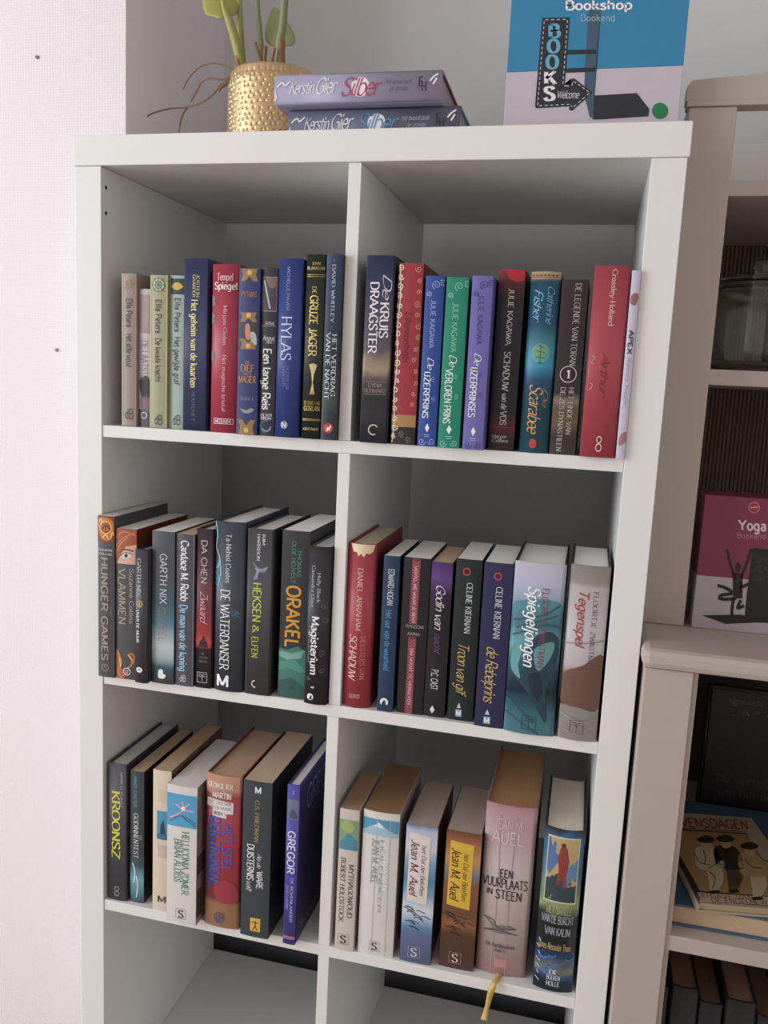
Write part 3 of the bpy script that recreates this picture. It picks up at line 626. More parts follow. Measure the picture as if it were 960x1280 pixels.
b = shelved(1, .6005, .6355, .000, .2112, 132, 1130, 'h', 'teal hardcover with a glowing blue scarab and orange script title', rm(132, 1130, [(132, 'b8a888'), (165, 'a08460'), (185, '1e5468'), (420, '1c4c6c'), (540, '3c8494'), (640, '2c90b8'), (720, '1c4c70'), (900, '1c5060'), (1130, '28586c')], .015), cover='1a2c34', pages='b0a898', bulge=.006)
b.lines([[(.05 + .13 * i, 152), (.11 + .13 * i, 152)] for i in range(7)], 1.6, '5c3c28', 'border_pattern'); b.lines([[(.03, 170), (.97, 170)]], .8, 'c08c54', 'border_pattern')
b.T('Catherine', 'script', .6, .82, 212, 415, '6ca4cc', 'author_lettering'); b.T('Fisher', 'script', .16, .44, 232, 402, '7cb4d8', 'author_lettering'); b.circ(.5, 575, 11.5, '58a0a0', 'glow_picture', 2); b.circ(.5, 565, 8, '6c9c78', 'glow_picture', 3); b.lines([[(.4, 530), (.6, 545)], [(.36, 560), (.64, 572)], [(.36, 595), (.64, 600)], [(.42, 625), (.6, 628)], [(.5, 525), (.5, 635)]], 1.1, '3c6450', 'scarab_picture')
b.T('De', 'script', .7, .84, 770, 870, 'a88058'); b.T('Scarabee', 'script', .24, .66, 752, 1022, 'd89c58'); b.poly([(.42, 1050), (.58, 1062), (.56, 1098), (.4, 1102), (.34, 1075)], 'c03c38', 'publisher_mark', 3, True)
b = shelved(1, .6368, .6670, .002, .2030, 174, 1140, 'p', 'dark brown paperback with a circled numeral one on its spine', rm(174, 1140, [(174, '2c2026'), (600, '281e26'), (800, '2a2226'), (840, '7c6c5c'), (880, '5c4a3c'), (960, '64503c'), (1040, '302828'), (1140, '3c3230')], .035, 60), cover='1c161a')
b.T('DE LEGENDE VAN TORAN', 'serif', .52, .74, 195, 642, 'b0a8ac'); b.ring(.5, 690, 9.2, .9, 'c8c0c4', 'circled_numeral'); b.Hh('1', 'serifb', .4, .6, 668, 712, 'd4ccd0', 'circled_numeral'); b.T('HET EINDE VAN', 'serif', .58, .76, 762, 1025, 'b8b0b0'); b.T('DE ZES DYNASTIEEN', 'serif', .26, .44, 762, 1122, 'b8b0b0')
b = shelved(1, .6725, .7125, -.008, .2180, 98, 1157, 'h', 'wide coral red hardcover with a silver figure eight at the foot', 'a8404c', cover='6c2830', bulge=.004, pages='b8b0a0')
b.T('Crossley-Holland', 'serif', .5, .64, 120, 425, 'dcbcc0', 'author_lettering'); b.T('Arthur', 'script', .4, .62, 580, 812, '7c2434'); b.lines([[(.13, 590), (.2, 600), (.12, 625), (.18, 632)], [(.12, 740), (.2, 752), (.13, 780)]], .7, 'd0a4ac', 'scribble'); b.Hh('8', 'thin', .42, .62, 1038, 1122, 'e0ccd0', 'publisher_mark')
b = shelved(1, .7137, .7237, -.006, .2130, 125, 1164, 'p', 'thin white paperback squeezed against the right side panel', 'bcb8cc', pages='d8d4d0')
b.T('APEX', 'sansb', .25, .75, 448, 578, '3c3844'); b.T('Ramez Naam', 'sans', .3, .7, 598, 862, '9c98b0', 'author_lettering'); b.poly([(.2, 255), (.9, 250), (.7, 310), (.1, 300)], '8c5c58', smooth=True); b.poly([(.3, 1030), (1, 1010), (1, 1060), (.2, 1090)], 'a07078', smooth=True)

# ---- middle shelf, left compartment
b = shelved(2, .0387, .0640, -.0125, .2290, 163, 1113, 'p', 'dark grey paperback with a fiery ring at its head, leftmost on the middle shelf', '46464c', pages='c8c4bc', D=.150)
b.rect(0, 1, 165, 312, '7c3c20', 'fire_picture'); b.poly([(.05, 190), (.4, 170), (.9, 190), (.95, 250), (.75, 300), (.2, 290)], 'c07030', 'fire_picture', 2, True); b.ring(.5, 228, 8.5, 2.0, 'e0a858', 'fiery_ring'); b.ring(.5, 230, 6, 1.2, '5c2c18', 'fiery_ring'); b.lines([[(.1, 200), (.2, 180), (.3, 205)], [(.8, 290), (.9, 250), (.96, 270)], [(.3, 290), (.5, 270), (.7, 295)]], 1.4, 'ecc070', 'flame_picture'); b.lines([[(.3, 240), (.5, 215), (.72, 235)], [(.5, 215), (.5, 260)]], 1.6, '4c2414', 'emblem_picture')
b.Hh('SUZANNE', 'sansb', .06, .92, 352, 364, 'c0b8b0', 'author_lettering'); b.Hh('COLLINS', 'sansb', .1, .88, 376, 388, 'c0b8b0', 'author_lettering'); b.T('HUNGER GAMES', 'sansb', .24, .62, 402, 1012, 'a08c7c'); b.T('THE', 'sans', .76, .86, 680, 742, '8c8078'); b.ring(.44, 1055, 5, 1.0, 'a08c7c'); b.lines([[(.36, 1060), (.44, 1040), (.52, 1065)]], .8, 'a08c7c')
b = shelved(2, .0648, .0962, -.010, .2135, 243, 1129, 'p', 'dark paperback with a face and one open eye printed near its head', '48484c', cover='3c241c', pages='f0ece6', D=.150)
b.rect(0, 1, 244, 446, 'd0a08c', 'face_picture'); b.poly([(0, 244), (1, 244), (1, 330), (.8, 320), (.5, 345), (.2, 400), (.05, 446), (0, 446)], '9c4c28', 'hair_picture', 2); b.lines([[(.0, 300), (.4, 260), (1, 280)], [(0, 350), (.35, 300), (.9, 262)], [(0, 400), (.2, 340), (.6, 290)]], 1.3, 'cc8048', 'hair_picture'); b.poly([(.25, 402), (.5, 380), (.82, 388), (.7, 408), (.45, 414)], 'c8c4c0', 'eye_picture', 4, True); b.circ(.52, 397, 2.7, '34383c', 'eye_picture', 5); b.lines([[(.2, 385), (.45, 362), (.88, 368)]], 1.8, '5c3424', 'eye_picture', 5); b.lines([[(.22, 404), (.48, 380), (.85, 388)]], .9, '38241c', 'eye_picture', 6)
b.T('VLAMMEN', 'sans', .14, .5, 475, 802, 'aca084'); b.T('Suzanne Collins', 'sans', .68, .88, 470, 792, 'b0acac', 'author_lettering')
b.poly([(.0, 965), (.25, 985), (.2, 1060), (.5, 1085), (.4, 1125), (.02, 1129)], 'a85c3c', 'flame_picture', 2, True); b.lines([[(.1, 970), (.3, 1030), (.1, 1090), (.3, 1120)], [(.6, 975), (.8, 1000), (.78, 1040), (.6, 1060)], [(.72, 970), (.9, 985), (.86, 1030)]], 2.2, 'c88040', 'flame_picture'); b.lines([[(.62, 980), (.8, 1010)], [(.2, 1000), (.24, 1060)]], 1.2, 'e8c878', 'flame_picture', 5); b.ring(.56, 1082, 5, 1.2, 'd8d0c8'); b.lines([[(.5, 1070), (.56, 1095), (.62, 1070)]], .8, 'd8d0c8')
b.cover_panel(.02, 1, .68, .999, '6c2c14')
b = shelved(2, .0974, .1174, -.0165, .1885, 367, 1159, 'h', 'short slim charcoal book pushed forward on the middle shelf', '3a3a40', bulge=.0022, pages='c8c4bc', D=.115)
b.T('GARTH NIX', 'serif', .2, .5, 420, 642, 'b4b4b8', 'author_lettering'); b.ring(.4, 686, 4, 1.1, 'c8b468'); b.lines([[(.3, 686), (.5, 686)], [(.4, 672), (.4, 700)]], .7, 'd8c480'); b.T('OVER DE MUUR', 'serifb', .14, .36, 724, 916, 'd4d4d8'); b.circ(.38, 1080, 4, 'dcdce0', asp=1.2); b.lines([[(.3, 1085), (.38, 1072), (.46, 1084)]], 1.0, '3a3a40')
b = shelved(2, .1186, .1520, -.008, .2145, 259, 1160, 'p', 'grey paperback fading to a misty teal sea, on the middle shelf', rm(259, 1160, [(259, '484c54'), (560, '484c54'), (680, '3c5c68'), (800, '4c7c8c'), (860, '8ca4b0'), (940, 'b4c0c4'), (1000, '9cb0b4'), (1060, '2c5868'), (1110, '34444c'), (1160, '34383e')], .04, 30), cover='303438', pages='f0ece6', D=.130)
b.T('GARTH NIX', 'sans', .38, .68, 388, 680, 'c8ccd0', 'author_lettering'); b.T('CLARIEL', 'thin', .34, .64, 700, 905, 'a86c6c'); b.poly([(.34, 1080), (.52, 1074), (.56, 1100), (.66, 1104), (.6, 1126), (.34, 1126)], 'e8ecec', 'publisher_mark', 4, True)
b = shelved(2, .1528, .1800, -.0055, .2130, 278, 1173, 'p', 'grey paperback with bold white and blue gothic lettering on its spine', '4a4a52', pages='c4a488', D=.125)
b.T('Candace M. Robb', 'blackb', .3, .7, 315, 666, 'e0e0e4', 'author_lettering'); b.T('De man van de koning', 'blackb', .28, .66, 688, 1085, '94c4e4'); b.Hh('dB', 'sans', .3, .62, 1108, 1145, 'd4d4d8', 'publisher_mark'); b.rect(.94, 1, 278, 1173, '6c6c78', 'edge_stripe')
b = shelved(2, .1818, .2060, -.003, .2220, 245, 1184, 'h', 'dark maroon book with a red glow and a cloaked silhouette', rm(245, 1184, [(245, '34262e'), (480, '4c2832'), (700, '742c3c'), (860, 'a83c40'), (910, 'd05850'), (938, 'a83c3c'), (950, '302a2e'), (1184, '2c2a2e')], .01), bulge=.001, cover='2c2024', pages='f0ece6')
b.T('DA CHEN', 'sans', .32, .66, 308, 560, 'c4b8bc', 'author_lettering'); b.T('Zwaard', 'script', .3, .72, 612, 792, 'd0a8ac'); b.poly([(.2, 938), (.3, 900), (.42, 895), (.46, 872), (.54, 872), (.58, 895), (.7, 905), (.76, 938)], '241c20', 'silhouette_picture', 3); b.Hh('DE', 'serif', .42, .58, 972, 984, '84787c'); b.Hh('ZIJDEN', 'serif', .25, .75, 994, 1006, '84787c'); b.Hh('DRAAD', 'serif', .25, .75, 1018, 1030, '84787c'); b.tree_emblem(.46, 1090, 1150, 'dcd8dc')
b = shelved(2, .2072, .2515, -.004, .2348, 186, 1123, 'h', 'thick slate hardcover with pale blue lightning down its left edge', '3c424e', pages='f0ece6', cover='2c3038', D=.166)
b.lines([[(.02, 190), (.1, 260), (.06, 330), (.2, 390), (.12, 440)], [(.2, 390), (.24, 470), (.14, 540)]], 1.1, 'a4d0ec', 'lightning_picture'); random.seed(11)
b.lines([[(q, y_), (q + .06, y_ + 14), (q + .01, y_ + 30), (q + .08, y_ + 46)] for q, y_ in [(.02 + .22 * random.random(), 400 + 120 * random.random()) for _ in range(12)]], .55, '5c9ccc', 'lightning_picture'); b.lines([[(.6 + .3 * random.random(), 650 + 70 * random.random()) for _ in range(3)] for _ in range(6)], .6, '4c7ca0', 'lightning_picture')
b.T('Ta-Nehisi Coates', 'serif', .42, .58, 250, 518, 'ccd0d4', 'author_lettering'); b.T('DE WATERDANSER', 'serif', .26, .56, 555, 998, 'dce0e4'); b.Hh('M', 'sansb', .16, .58, 1032, 1096, 'ececec', 'publisher_mark')
b = shelved(2, .2545, .2905, -.0006, .2285, 228, 1141, 'h', 'charcoal book with lime green lettering and a small fairy', '444448', bulge=.001, pages='f0ece6', cover='303034', D=.150)
b.T('KIM', 'serifb', .58, .7, 255, 312, 'c4c4c8', 'author_lettering'); b.T('HARRISON', 'serifb', .38, .5, 255, 398, 'c4c4c8', 'author_lettering'); b.poly([(.2, 405), (.5, 440), (.82, 425), (.7, 460), (.5, 460), (.36, 500), (.26, 500), (.36, 450)], '7c7ca8', 'fairy_picture', 2, True); b.lines([[(.3, 440), (.5, 450), (.75, 438)], [(.42, 440), (.4, 500)]], 1.0, 'a8a8c8', 'fairy_picture'); b.T('HEKSEN', 'cond', .26, .58, 518, 732, 'b8c440'); b.T('&', 'serifb', .28, .52, 752, 795, 'a8b444'); b.T('ELFEN', 'cond', .26, .5, 815, 932, 'b0bc44'); b.ring(.42, 1080, 4.5, 1.6, 'c8c8cc', a0=1.6, a1=4.9)
b = shelved(2, .3005, .3390, .005, .2295, 236, 1158, 'p', 'black book with bold orange capitals above a sea green picture', '303034', pages='f0ece6', cover='28282c', D=.150)
b.poly([(0, 880), (.3, 890), (.7, 862), (1, 890), (1, 1158), (0, 1158)], '3c786c', 'sea_picture', 2); b.poly([(0, 900), (.5, 905), (.95, 880), (.8, 930), (.3, 945), (0, 930)], '74a496', 'sea_picture', 3); b.poly([(0, 960), (.6, 940), (1, 1000), (.8, 1010), (.4, 990), (0, 1010)], '4c8c7e', 'sea_picture', 3); b.poly([(0, 1070), (.5, 1040), (1, 1090), (1, 1158), (0, 1158)], '2c5854', 'sea_picture', 3); b.circ(.5, 1100, 3, '244844', 'sea_picture', 4)
b.T('THOMAS', 'sans', .58, .72, 335, 484, '4c9c88', 'author_lettering'); b.T('OLDE HEUVELT', 'sans', .38, .52, 292, 518, '4c9c88', 'author_lettering'); b.T('ORAKEL', 'sansb', .24, .72, 535, 872, 'd0942c')
b = shelved(2, .3408, .3722, -.006, .2135, 321, 1191, 'h', 'black hardcover with silver gothic title, in front of the centre divider', '2a2a2e', pages='c0bcb8', cover='202024', bulge=.0035, D=.135)
b.T('Holly Black', 'serif', .46, .6, 462, 622, 'b0b0b4', 'author_lettering'); b.T('Cassandra Clare', 'serif', .2, .34, 425, 652, 'b0b0b4', 'author_lettering'); b.T('Magisterium', 'blackb', .26, .58, 700, 1025, 'e0e0e4'); b.T('De IJzeren Proef', 'serif', .12, .22, 760, 960, '8c8c90'); b.T('1', 'serifb', .32, .46, 1082, 1104, 'c8c8cc'); b.circ(.3, 1150, 4.6, 'e4e4e8', 'publisher_mark'); b.poly([(.26, 1165), (.3, 1140), (.38, 1145), (.37, 1165)], '2a2a2e', 'publisher_mark', 4); b.swirls([(.78, 640, 4, 1.4, 0), (.82, 720, 4.5, -1.4, 1), (.8, 900, 5, 1.4, 2), (.78, 1000, 4, -1.3, 0), (.2, 1045, 3, 1.3, 0)], .6, '6c6c70')

# ---- middle shelf, right compartment
b = shelved(2, .3905, .4285, .003, .2205, 185, 1118, 'h', 'worn red hardcover torn at the head, first right of the centre divider', 'a43844', cover='7c2c34', pages='d8c8b0', bulge=.007, D=.158)
b.poly([(.12, 186), (.95, 186), (.9, 225), (.78, 240), (.7, 228), (.6, 258), (.5, 240), (.4, 255), (.34, 230), (.22, 232)], 'dcc8a8', 'torn_patch', 2); b.T('DANIEL ABRAHAM', 'serif', .42, .6, 320, 672, 'd8b4a4', 'author_lettering'); b.T('MEESTERS VAN', 'serif', .62, .78, 702, 952, 'c47c74'); b.T('SCHADUW', 'ital', .22, .48, 700, 955, 'e0c0b8'); b.Hh('LUYO', 'serif', .3, .66, 1040, 1062, 'dcc0b4', 'publisher_mark')
b = shelved(2, .4395, .4605, .0045, .2085, 252, 1139, 'p', 'slim petrol blue paperback with a moon disc at the foot', '1c3854', pages='f0ece6', D=.125)
b.T('EDWARD HOGAN', 'cond', .34, .7, 325, 528, 'c0ccd4', 'author_lettering'); b.T('Het uur van de waarheid', 'cond', .3, .68, 555, 902, '4c8cc4'); b.circ(.45, 1085, 5.6, 'dce0e0', 'moon_mark'); b.poly([(.3, 1105), (.38, 1080), (.5, 1074), (.56, 1095), (.62, 1108)], '1c3854', 'moon_mark', 4, True)
b = shelved(2, .4650, .5000, .008, .2082, 264, 1154, 'p', 'black paperback with a pink braided hair plait down the spine', '1c1a20', pages='f0ece6', D=.125)
b.rect(.32, .62, 264, 1154, '6c3038', 'plait_picture')
random.seed(5)
b.lines([[(.36, y), (.48, y + 14), (.6, y + 4)] for y in range(280, 640, 16)] + [[(.6, y), (.48, y + 14), (.36, y + 4)] for y in range(720, 1140, 16)], 1.4, 'b0606a', 'plait_picture'); b.lines([[(.34, 270), (.32, 640)], [(.62, 270), (.6, 640)], [(.34, 720), (.34, 1150)], [(.6, 720), (.58, 1150)]], 1.0, '8c3c44', 'plait_picture'); b.T('VERTEL ME WAAR JE BENT', 'sansb', .42, .52, 310, 630, 'd8a8a8'); b.T('OM NOOIT TE VERGETEN', 'sansb', .42, .52, 775, 1100, 'd8a0a0'); b.rect(.1, .95, 636, 705, '1c1a20', 'black_band', 5); b.Hh('RANSOM', 'sans', .2, .86, 640, 658, 'a8989c', 'author_lettering'); b.Hh('ANNA', 'sans', .28, .74, 682, 700, 'a8989c', 'author_lettering')
b = shelved(2, .5010, .5285, .009, .2055, 286, 1171, 'p', 'black paperback with a purple head and pale script lettering', rm(286, 1171, [(286, '48286c'), (380, '5c3c84'), (460, '2c1c3c'), (560, '1e1a22'), (1171, '1c1a20')], .05, 50), cover='18161a', pages='c4a488', D=.112)
b.T('Godin van', 'script', .3, .7, 415, 668, 'dcd4dc'); b.T('nacht', 'script', .34, .66, 690, 802, '745084'); b.T('P.C. CAST', 'cond', .28, .6, 895, 1012, 'd0ccd0', 'author_lettering'); b.poly([(.42, 1105), (.54, 1130), (.42, 1152), (.3, 1130)], 'd8d4d8', 'publisher_mark', 3)
for (x0, x1, yy, HH, zt, zb, c, pic, lb, t2, dy) in (
    (.5325, .5655, .009, .2125, 203, 1036, '1a2428', None, 'black-green paperback with a red ring near the head and gold script', 'Troon van gif', 0),
    (.5690, .6050, .000, .2135, 222, 1069, '282850', None, 'indigo paperback with a red ring near the head and gold script', 'de Rebelprins', 22)):
    b = shelved(2, x0, x1, yy, HH, zt, zb, 'p', lb, c, pages='f0ece6', D=.125)
    b.ring(.42 + dy * .003, 265 + dy * 1.1, 4.2, 1.8, 'b83c3c', 'red_ring'); b.T('CELINE KIERNAN', 'serif', .46, .68, 320 + dy, 578 + dy * 1.2, 'ccd0d4', 'author_lettering'); b.T(t2, 'script', .28, .68, 630 + dy, 895 + dy * 2, 'c8b068'); b.poly([(.36, 970 + dy * 1.5), (.44, 942 + dy * 1.5), (.52, 970 + dy * 1.5)], 'c8c8cc', 'publisher_mark', 3); b.rect(.32, .56, 978 + dy * 1.6, 1016 + dy * 1.6, '7ca4b8', 'publisher_mark', 3); b.Hh('M', 'sansb', .35, .53, 984 + dy * 1.6, 1010 + dy * 1.6, 'f0f0f0', 'publisher_mark')
b = shelved(2, .6065, .6685, -.005, .2190, 222, 1108, 'h', 'very thick book with a turquoise cloth picture and white italic title', rm(222, 1108, [(222, 'c0bccc'), (330, 'b4b4cc'), (405, '8c9cb0'), (440, '4c8494'), (540, '346878'), (640, '5c9ca0'), (760, '2c5464'), (880, '1e3044'), (960, '386878'), (1020, '4c8c9c'), (1108, '5c98a8')], .06, 14), cover='141418', pages='f0ece6', bulge=.005, D=.150)
b.poly([(.02, 790), (.3, 850), (.55, 930), (.8, 1035), (.84, 985), (.78, 880), (.95, 720), (.97, 610), (.8, 565), (.55, 585), (.38, 650), (.33, 760), (.2, 800)], '22404f', 'cloth_fold', 1, True); b.poly([(.06, 700), (.24, 610), (.26, 680), (.2, 760), (.26, 820), (.08, 780)], '5c9ca0', 'cloth_fold', 2, True); b.poly([(.5, 660), (.86, 615), (.84, 690), (.6, 770)], '5c949a', 'cloth_fold', 2, True); b.poly([(.42, 800), (.62, 780), (.72, 860), (.66, 930), (.5, 880)], '1c2c3c', 'cloth_fold', 2, True); b.poly([(.1, 425), (.6, 400), (.95, 420), (.9, 455), (.5, 470), (.1, 460)], '4c8494', 'cloth_fold', 1, True)
for fold in ([(.05, 520), (.4, 500), (.7, 470), (.95, 425)], [(.05, 600), (.4, 560), (.7, 530), (.98, 540)], [(.1, 560), (.5, 520), (.9, 480)], [(0, 1000), (.4, 1060), (.7, 1100)], [(.02, 930), (.3, 985), (.6, 1040)]):
    b.lines([fold], 2.4, '2c5868', 'cloth_fold', 2)
b.T('FLOORTJE ZWIGTMAN', 'serif', .58, .7, 345, 752, '8c3c50', 'author_lettering'); b.T('Spiegeljongen', 'italb', .3, .54, 345, 756, 'ececf0'); b.tree_emblem(.5, 1010, 1080, '14242c')
b = shelved(2, .6735, .7205, -.003, .2210, 238, 1140, 'h', 'thick book with a bedsheet and bare leg picture, beside the right panel', rm(238, 1140, [(238, '8c847c'), (330, '948c84'), (350, 'b0aaa8'), (600, 'b8b4b8'), (760, 'b4aeb0'), (800, '8c6c58'), (880, '6c4c3c'), (955, '5c4438'), (970, 'a49c9c'), (1140, 'aca4a4')], .04, 14), cover='1c181c', pages='f0ece6', bulge=.005, D=.150)
b.poly([(0, 805), (.5, 745), (1, 690), (1, 960), (.5, 965), (0, 940)], '6c4c3c', 'leg_picture', 2, True); b.lines([[(0, 640), (.5, 630), (1, 610)], [(0, 1000), (.5, 1040), (.95, 1020)], [(.1, 1090), (.5, 1100), (.9, 1060)]], 2.2, '948c8c', 'sheet_picture', 3); b.T('Tegenspel', 'italb', .26, .5, 362, 652, 'a83838'); b.T('FLOORTJE ZWIGTMAN', 'serif', .62, .74, 365, 772, '5c5c6c', 'author_lettering'); b.tree_emblem(.47, 1035, 1100, '2c2428')

# ---- lower shelf, left compartment
b = shelved(3, .0412, .0725, .0055, .2145, 290, 1036, 'h', 'grey hardcover with large yellow capitals, leftmost on the lower shelf', '484852', bulge=.0015, pages='c4c4c4', cover='34343a', D=.158)
b.T('MARCO KUNST', 'sans', .7, .8, 330, 518, 'b0b0b4', 'author_lettering'); b.T('KROONSZ', 'serifb', .26, .66, 435, 802, 'd4cc44'); b.ring(.5, 970, 3.4, .7, 'b8b8bc'); b.ring(.5, 998, 3.4, .7, 'b8b8bc')
b = shelved(3, .0755, .0980, .0095, .2065, 328, 1050, 'p', 'slim dark paperback with pale teal picture at the foot, second on the lower shelf', rm(328, 1050, [(328, '3c444a'), (780, '3a4046'), (850, '3c5860'), (920, '6ca4b0'), (1000, '4c7c88'), (1050, '384448')], .03), pages='b49c84', cover='28282c', D=.155)
b.T('AIMEE CARTER', 'sans', .3, .52, 355, 520, '64a8bc', 'author_lettering'); b.T('DE', 'serif', .7, .86, 672, 700, 'a8b0b4'); b.T('GODINNENTEST', 'serif', .3, .62, 555, 802, 'd0d8d8'); b.lines([[(.2, 830), (.4, 880), (.3, 940)], [(.5, 900), (.6, 960), (.5, 1020)]], 1.8, 'c8dce0', 'swan_picture')
b = shelved(3, .1160, .1445, .003, .2175, 328, 1097, 'p', 'cream paperback with a small blue picture, half behind a white book', 'd4c4b0', pages='b4987c', cover='6c4c3c', D=.170)
b.rect(.24, .95, 545, 700, '4c90b4', 'blue_picture'); b.poly([(.4, 700), (.45, 620), (.6, 590), (.7, 640), (.75, 700)], '2c4454', 'figure_picture', 2); b.rect(.24, .95, 670, 700, '3c7090', 'blue_picture', 3); b.Hh('M', 'serif', .3, .78, 1015, 1048, '343028', 'publisher_mark'); b.rect(.3, .9, 730, 800, 'c4b4a0', 'faded_print'); b.rect(.3, .8, 430, 500, 'ccbca8', 'faded_print')
b = shelved(3, .1485, .1940, -.0155, .2095, 412, 1168, 'p', 'thick white paperback with a pink crane flower on a blue square', 'd0ccca', pages='d8d4d0', cover='8c7c74', D=.160)
b.rect(.0, .99, 456, 632, '4c9cc8', 'blue_picture'); b.lines([[(.1, 590), (.4, 560), (.55, 530), (.5, 490)], [(.55, 530), (.75, 500)], [(.3, 510), (.55, 535), (.9, 540)]], 2.2, 'd8a0a8', 'flower_picture'); b.lines([[(.1, 610), (.5, 570), (.95, 605)], [(.5, 572), (.95, 620)]], 1.2, '3c5878', 'flower_picture', 5); b.circ(.55, 530, 3.2, 'f0dce0', 'flower_picture', 6)
b.T('HELLICONIA ZOMER', 'serif', .52, .74, 655, 1000, '2c7858'); b.T('BRIAN ALDISS', 'serif', .26, .48, 700, 938, '2c7858', 'author_lettering'); b.box_emblem(.5, 1085, 1140, '34343c', 'S', 'serifb', fw=.35); b.cover_panel(.02, .12, .05, .25, '4c4444', 'cover_print'); b.cover_panel(.02, .16, .36, .5, '4c4444', 'cover_print')
b = shelved(3, .2020, .2560, -.006, .2300, 332, 1112, 'h', 'thick tan and crimson worn book with blue capitals on the lower shelf', rm(332, 1112, [(332, 'b88468'), (410, 'b07c64'), (440, '983444'), (700, 'a42c3c'), (860, 'a03844'), (960, '8c4448'), (990, 'b88864'), (1112, 'c09470')], .05, 25), cover='6c3434', pages='b49478', bulge=.004, D=.170)
b.Hh('GEORGE R.R.', 'serifb', .06, .78, 372, 396, 'ece4dc', 'author_lettering'); b.Hh('MARTIN', 'serifb', .2, .72, 418, 446, 'ece4dc', 'author_lettering'); b.poly([(.04, 452), (.78, 462), (.78, 520), (.6, 522), (.6, 545), (.2, 540), (.2, 500), (.04, 495)], 'd4d0cc', 'white_label', 3); b.Hh('HET LIED VAN', 'sans', .1, .72, 462, 478, '7c7878'); b.Hh('IJS EN VUUR', 'sans', .1, .72, 488, 504, '7c7878'); b.Hh('BOEK 1', 'sansb', .24, .58, 516, 532, '5c5858')
b.poly([(.1, 560), (.3, 600), (.25, 800), (.3, 880), (.05, 900)], '3c3c6c', 'battle_picture', 2, True); b.poly([(.3, 880), (.8, 870), (.95, 960), (.4, 980)], '9c3440', 'battle_picture', 2, True); b.T('HET SPEL', 'sansb', .52, .76, 572, 812, '4858b0'); b.T('DER TRONEN', 'sansb', .16, .42, 545, 875, '4858b0'); b.ring(.45, 1062, 7.5, 1.4, '4c4c7c'); b.ring(.45, 1062, 4.5, 1.0, '4c4c7c'); b.lines([[(.35, 1062), (.55, 1062)], [(.45, 1040), (.45, 1085)]], .9, '4c4c7c')
b = shelved(3, .2605, .3025, -.011, .2325, 362, 1163, 'p', 'thick slate paperback with a yellow square at the foot, lower shelf', '384046', pages='b8a088', cover='24282c', D=.172)
b.Hh('M', 'sansb', .42, .64, 388, 420, 'e4e4e4', 'publisher_mark'); b.T('C.S. FRIEDMAN', 'serif', .44, .58, 455, 668, 'b09c64', 'author_lettering'); b.T('Als de', 'script', .56, .7, 725, 800, 'dcdcdc'); b.T('WARE', 'cond', .55, .76, 815, 906, 'e8e8e8'); b.T('DUISTERNIS', 'cond', .2, .44, 682, 868, 'e8e8e8'); b.T('valt', 'script', .2, .4, 875, 925, 'dcdcdc'); b.rect(.36, .72, 1062, 1132, 'd8ac3c', 'yellow_square', 2); b.lines([[(.54, 1075), (.54, 1105)], [(.42, 1085), (.66, 1085)], [(.54, 1105), (.46, 1125)], [(.54, 1105), (.62, 1125)]], 1.3, '2c2c30', 'figure_mark', 5)
b = shelved(3, .3245, .3425, -.011, .2360, 378, 1200, 'h', 'slim purple hardcover with light lettering, nearest the lower divider', '4a46a0', cover='2a2250', bulge=.001, pages='d8d4dc', D=.160)
b.rect(.05, .95, 450, 552, '6c7090', 'printed_picture'); b.poly([(.2, 540), (.4, 500), (.7, 510), (.85, 545)], '4c4c6c', 'printed_picture', 2, True); b.Hh('1', 'serif', .4, .6, 405, 425, 'b0b0d0'); b.T('GREGOR', 'sansb', .18, .74, 610, 828, 'ccccec'); b.T('DE BOVENLANDER', 'cond', .5, .72, 850, 1080, 'acacd8'); b.T('EN HET LABYRINT', 'cond', .16, .36, 890, 1020, '9c9ccc'); b.rect(.05, .95, 1155, 1172, 'a0688c', 'publisher_mark')
b.cover_text('GREGOR', 'sans', .2, 1.0, .79, .93, '7c78a8'); b.cover_text('DE BOVENLANDER', 'sans', .2, .95, .71, .76, '54507c'); b.cover_panel(.3, .95, .28, .52, '2c3c5c'); b.cover_text('Suzanne Collins', 'sans', .12, .9, .06, .1, '8480a0')

# ---- lower shelf, right compartment
b = shelved(3, .3965, .4235, .000, .2085, 348, 1104, 'p', 'slim off-white paperback with a green and blue picture, by the divider', 'c4bcb4', pages='9c7c60', D=.125)
b.rect(.0, .98, 402, 560, '7c9c74', 'landscape_picture'); b.poly([(0, 560), (.1, 520), (.5, 470), (.98, 510), (.98, 560)], '4c88a0', 'landscape_picture', 2); b.poly([(.05, 440), (.4, 405), (.8, 440), (.5, 470)], '9cac68', 'landscape_picture', 2, True); b.T('MYTHAGOWOUD', 'serif', .6, .84, 635, 922, '343434'); b.T('ROBERT HOLDSTOCK', 'serif', .16, .4, 605, 948, '343434', 'author_lettering'); b.box_emblem(.44, 1015, 1070, '2c2c2c', 'S', 'serifb', fw=.3)
b = shelved(3, .4285, .4785, .0025, .2105, 365, 1128, 'p', 'thick creased white paperback with a narrow blue mountain band', 'd2cecc', pages='8c6848', cover='a89c94', D=.150, bulge=.003)
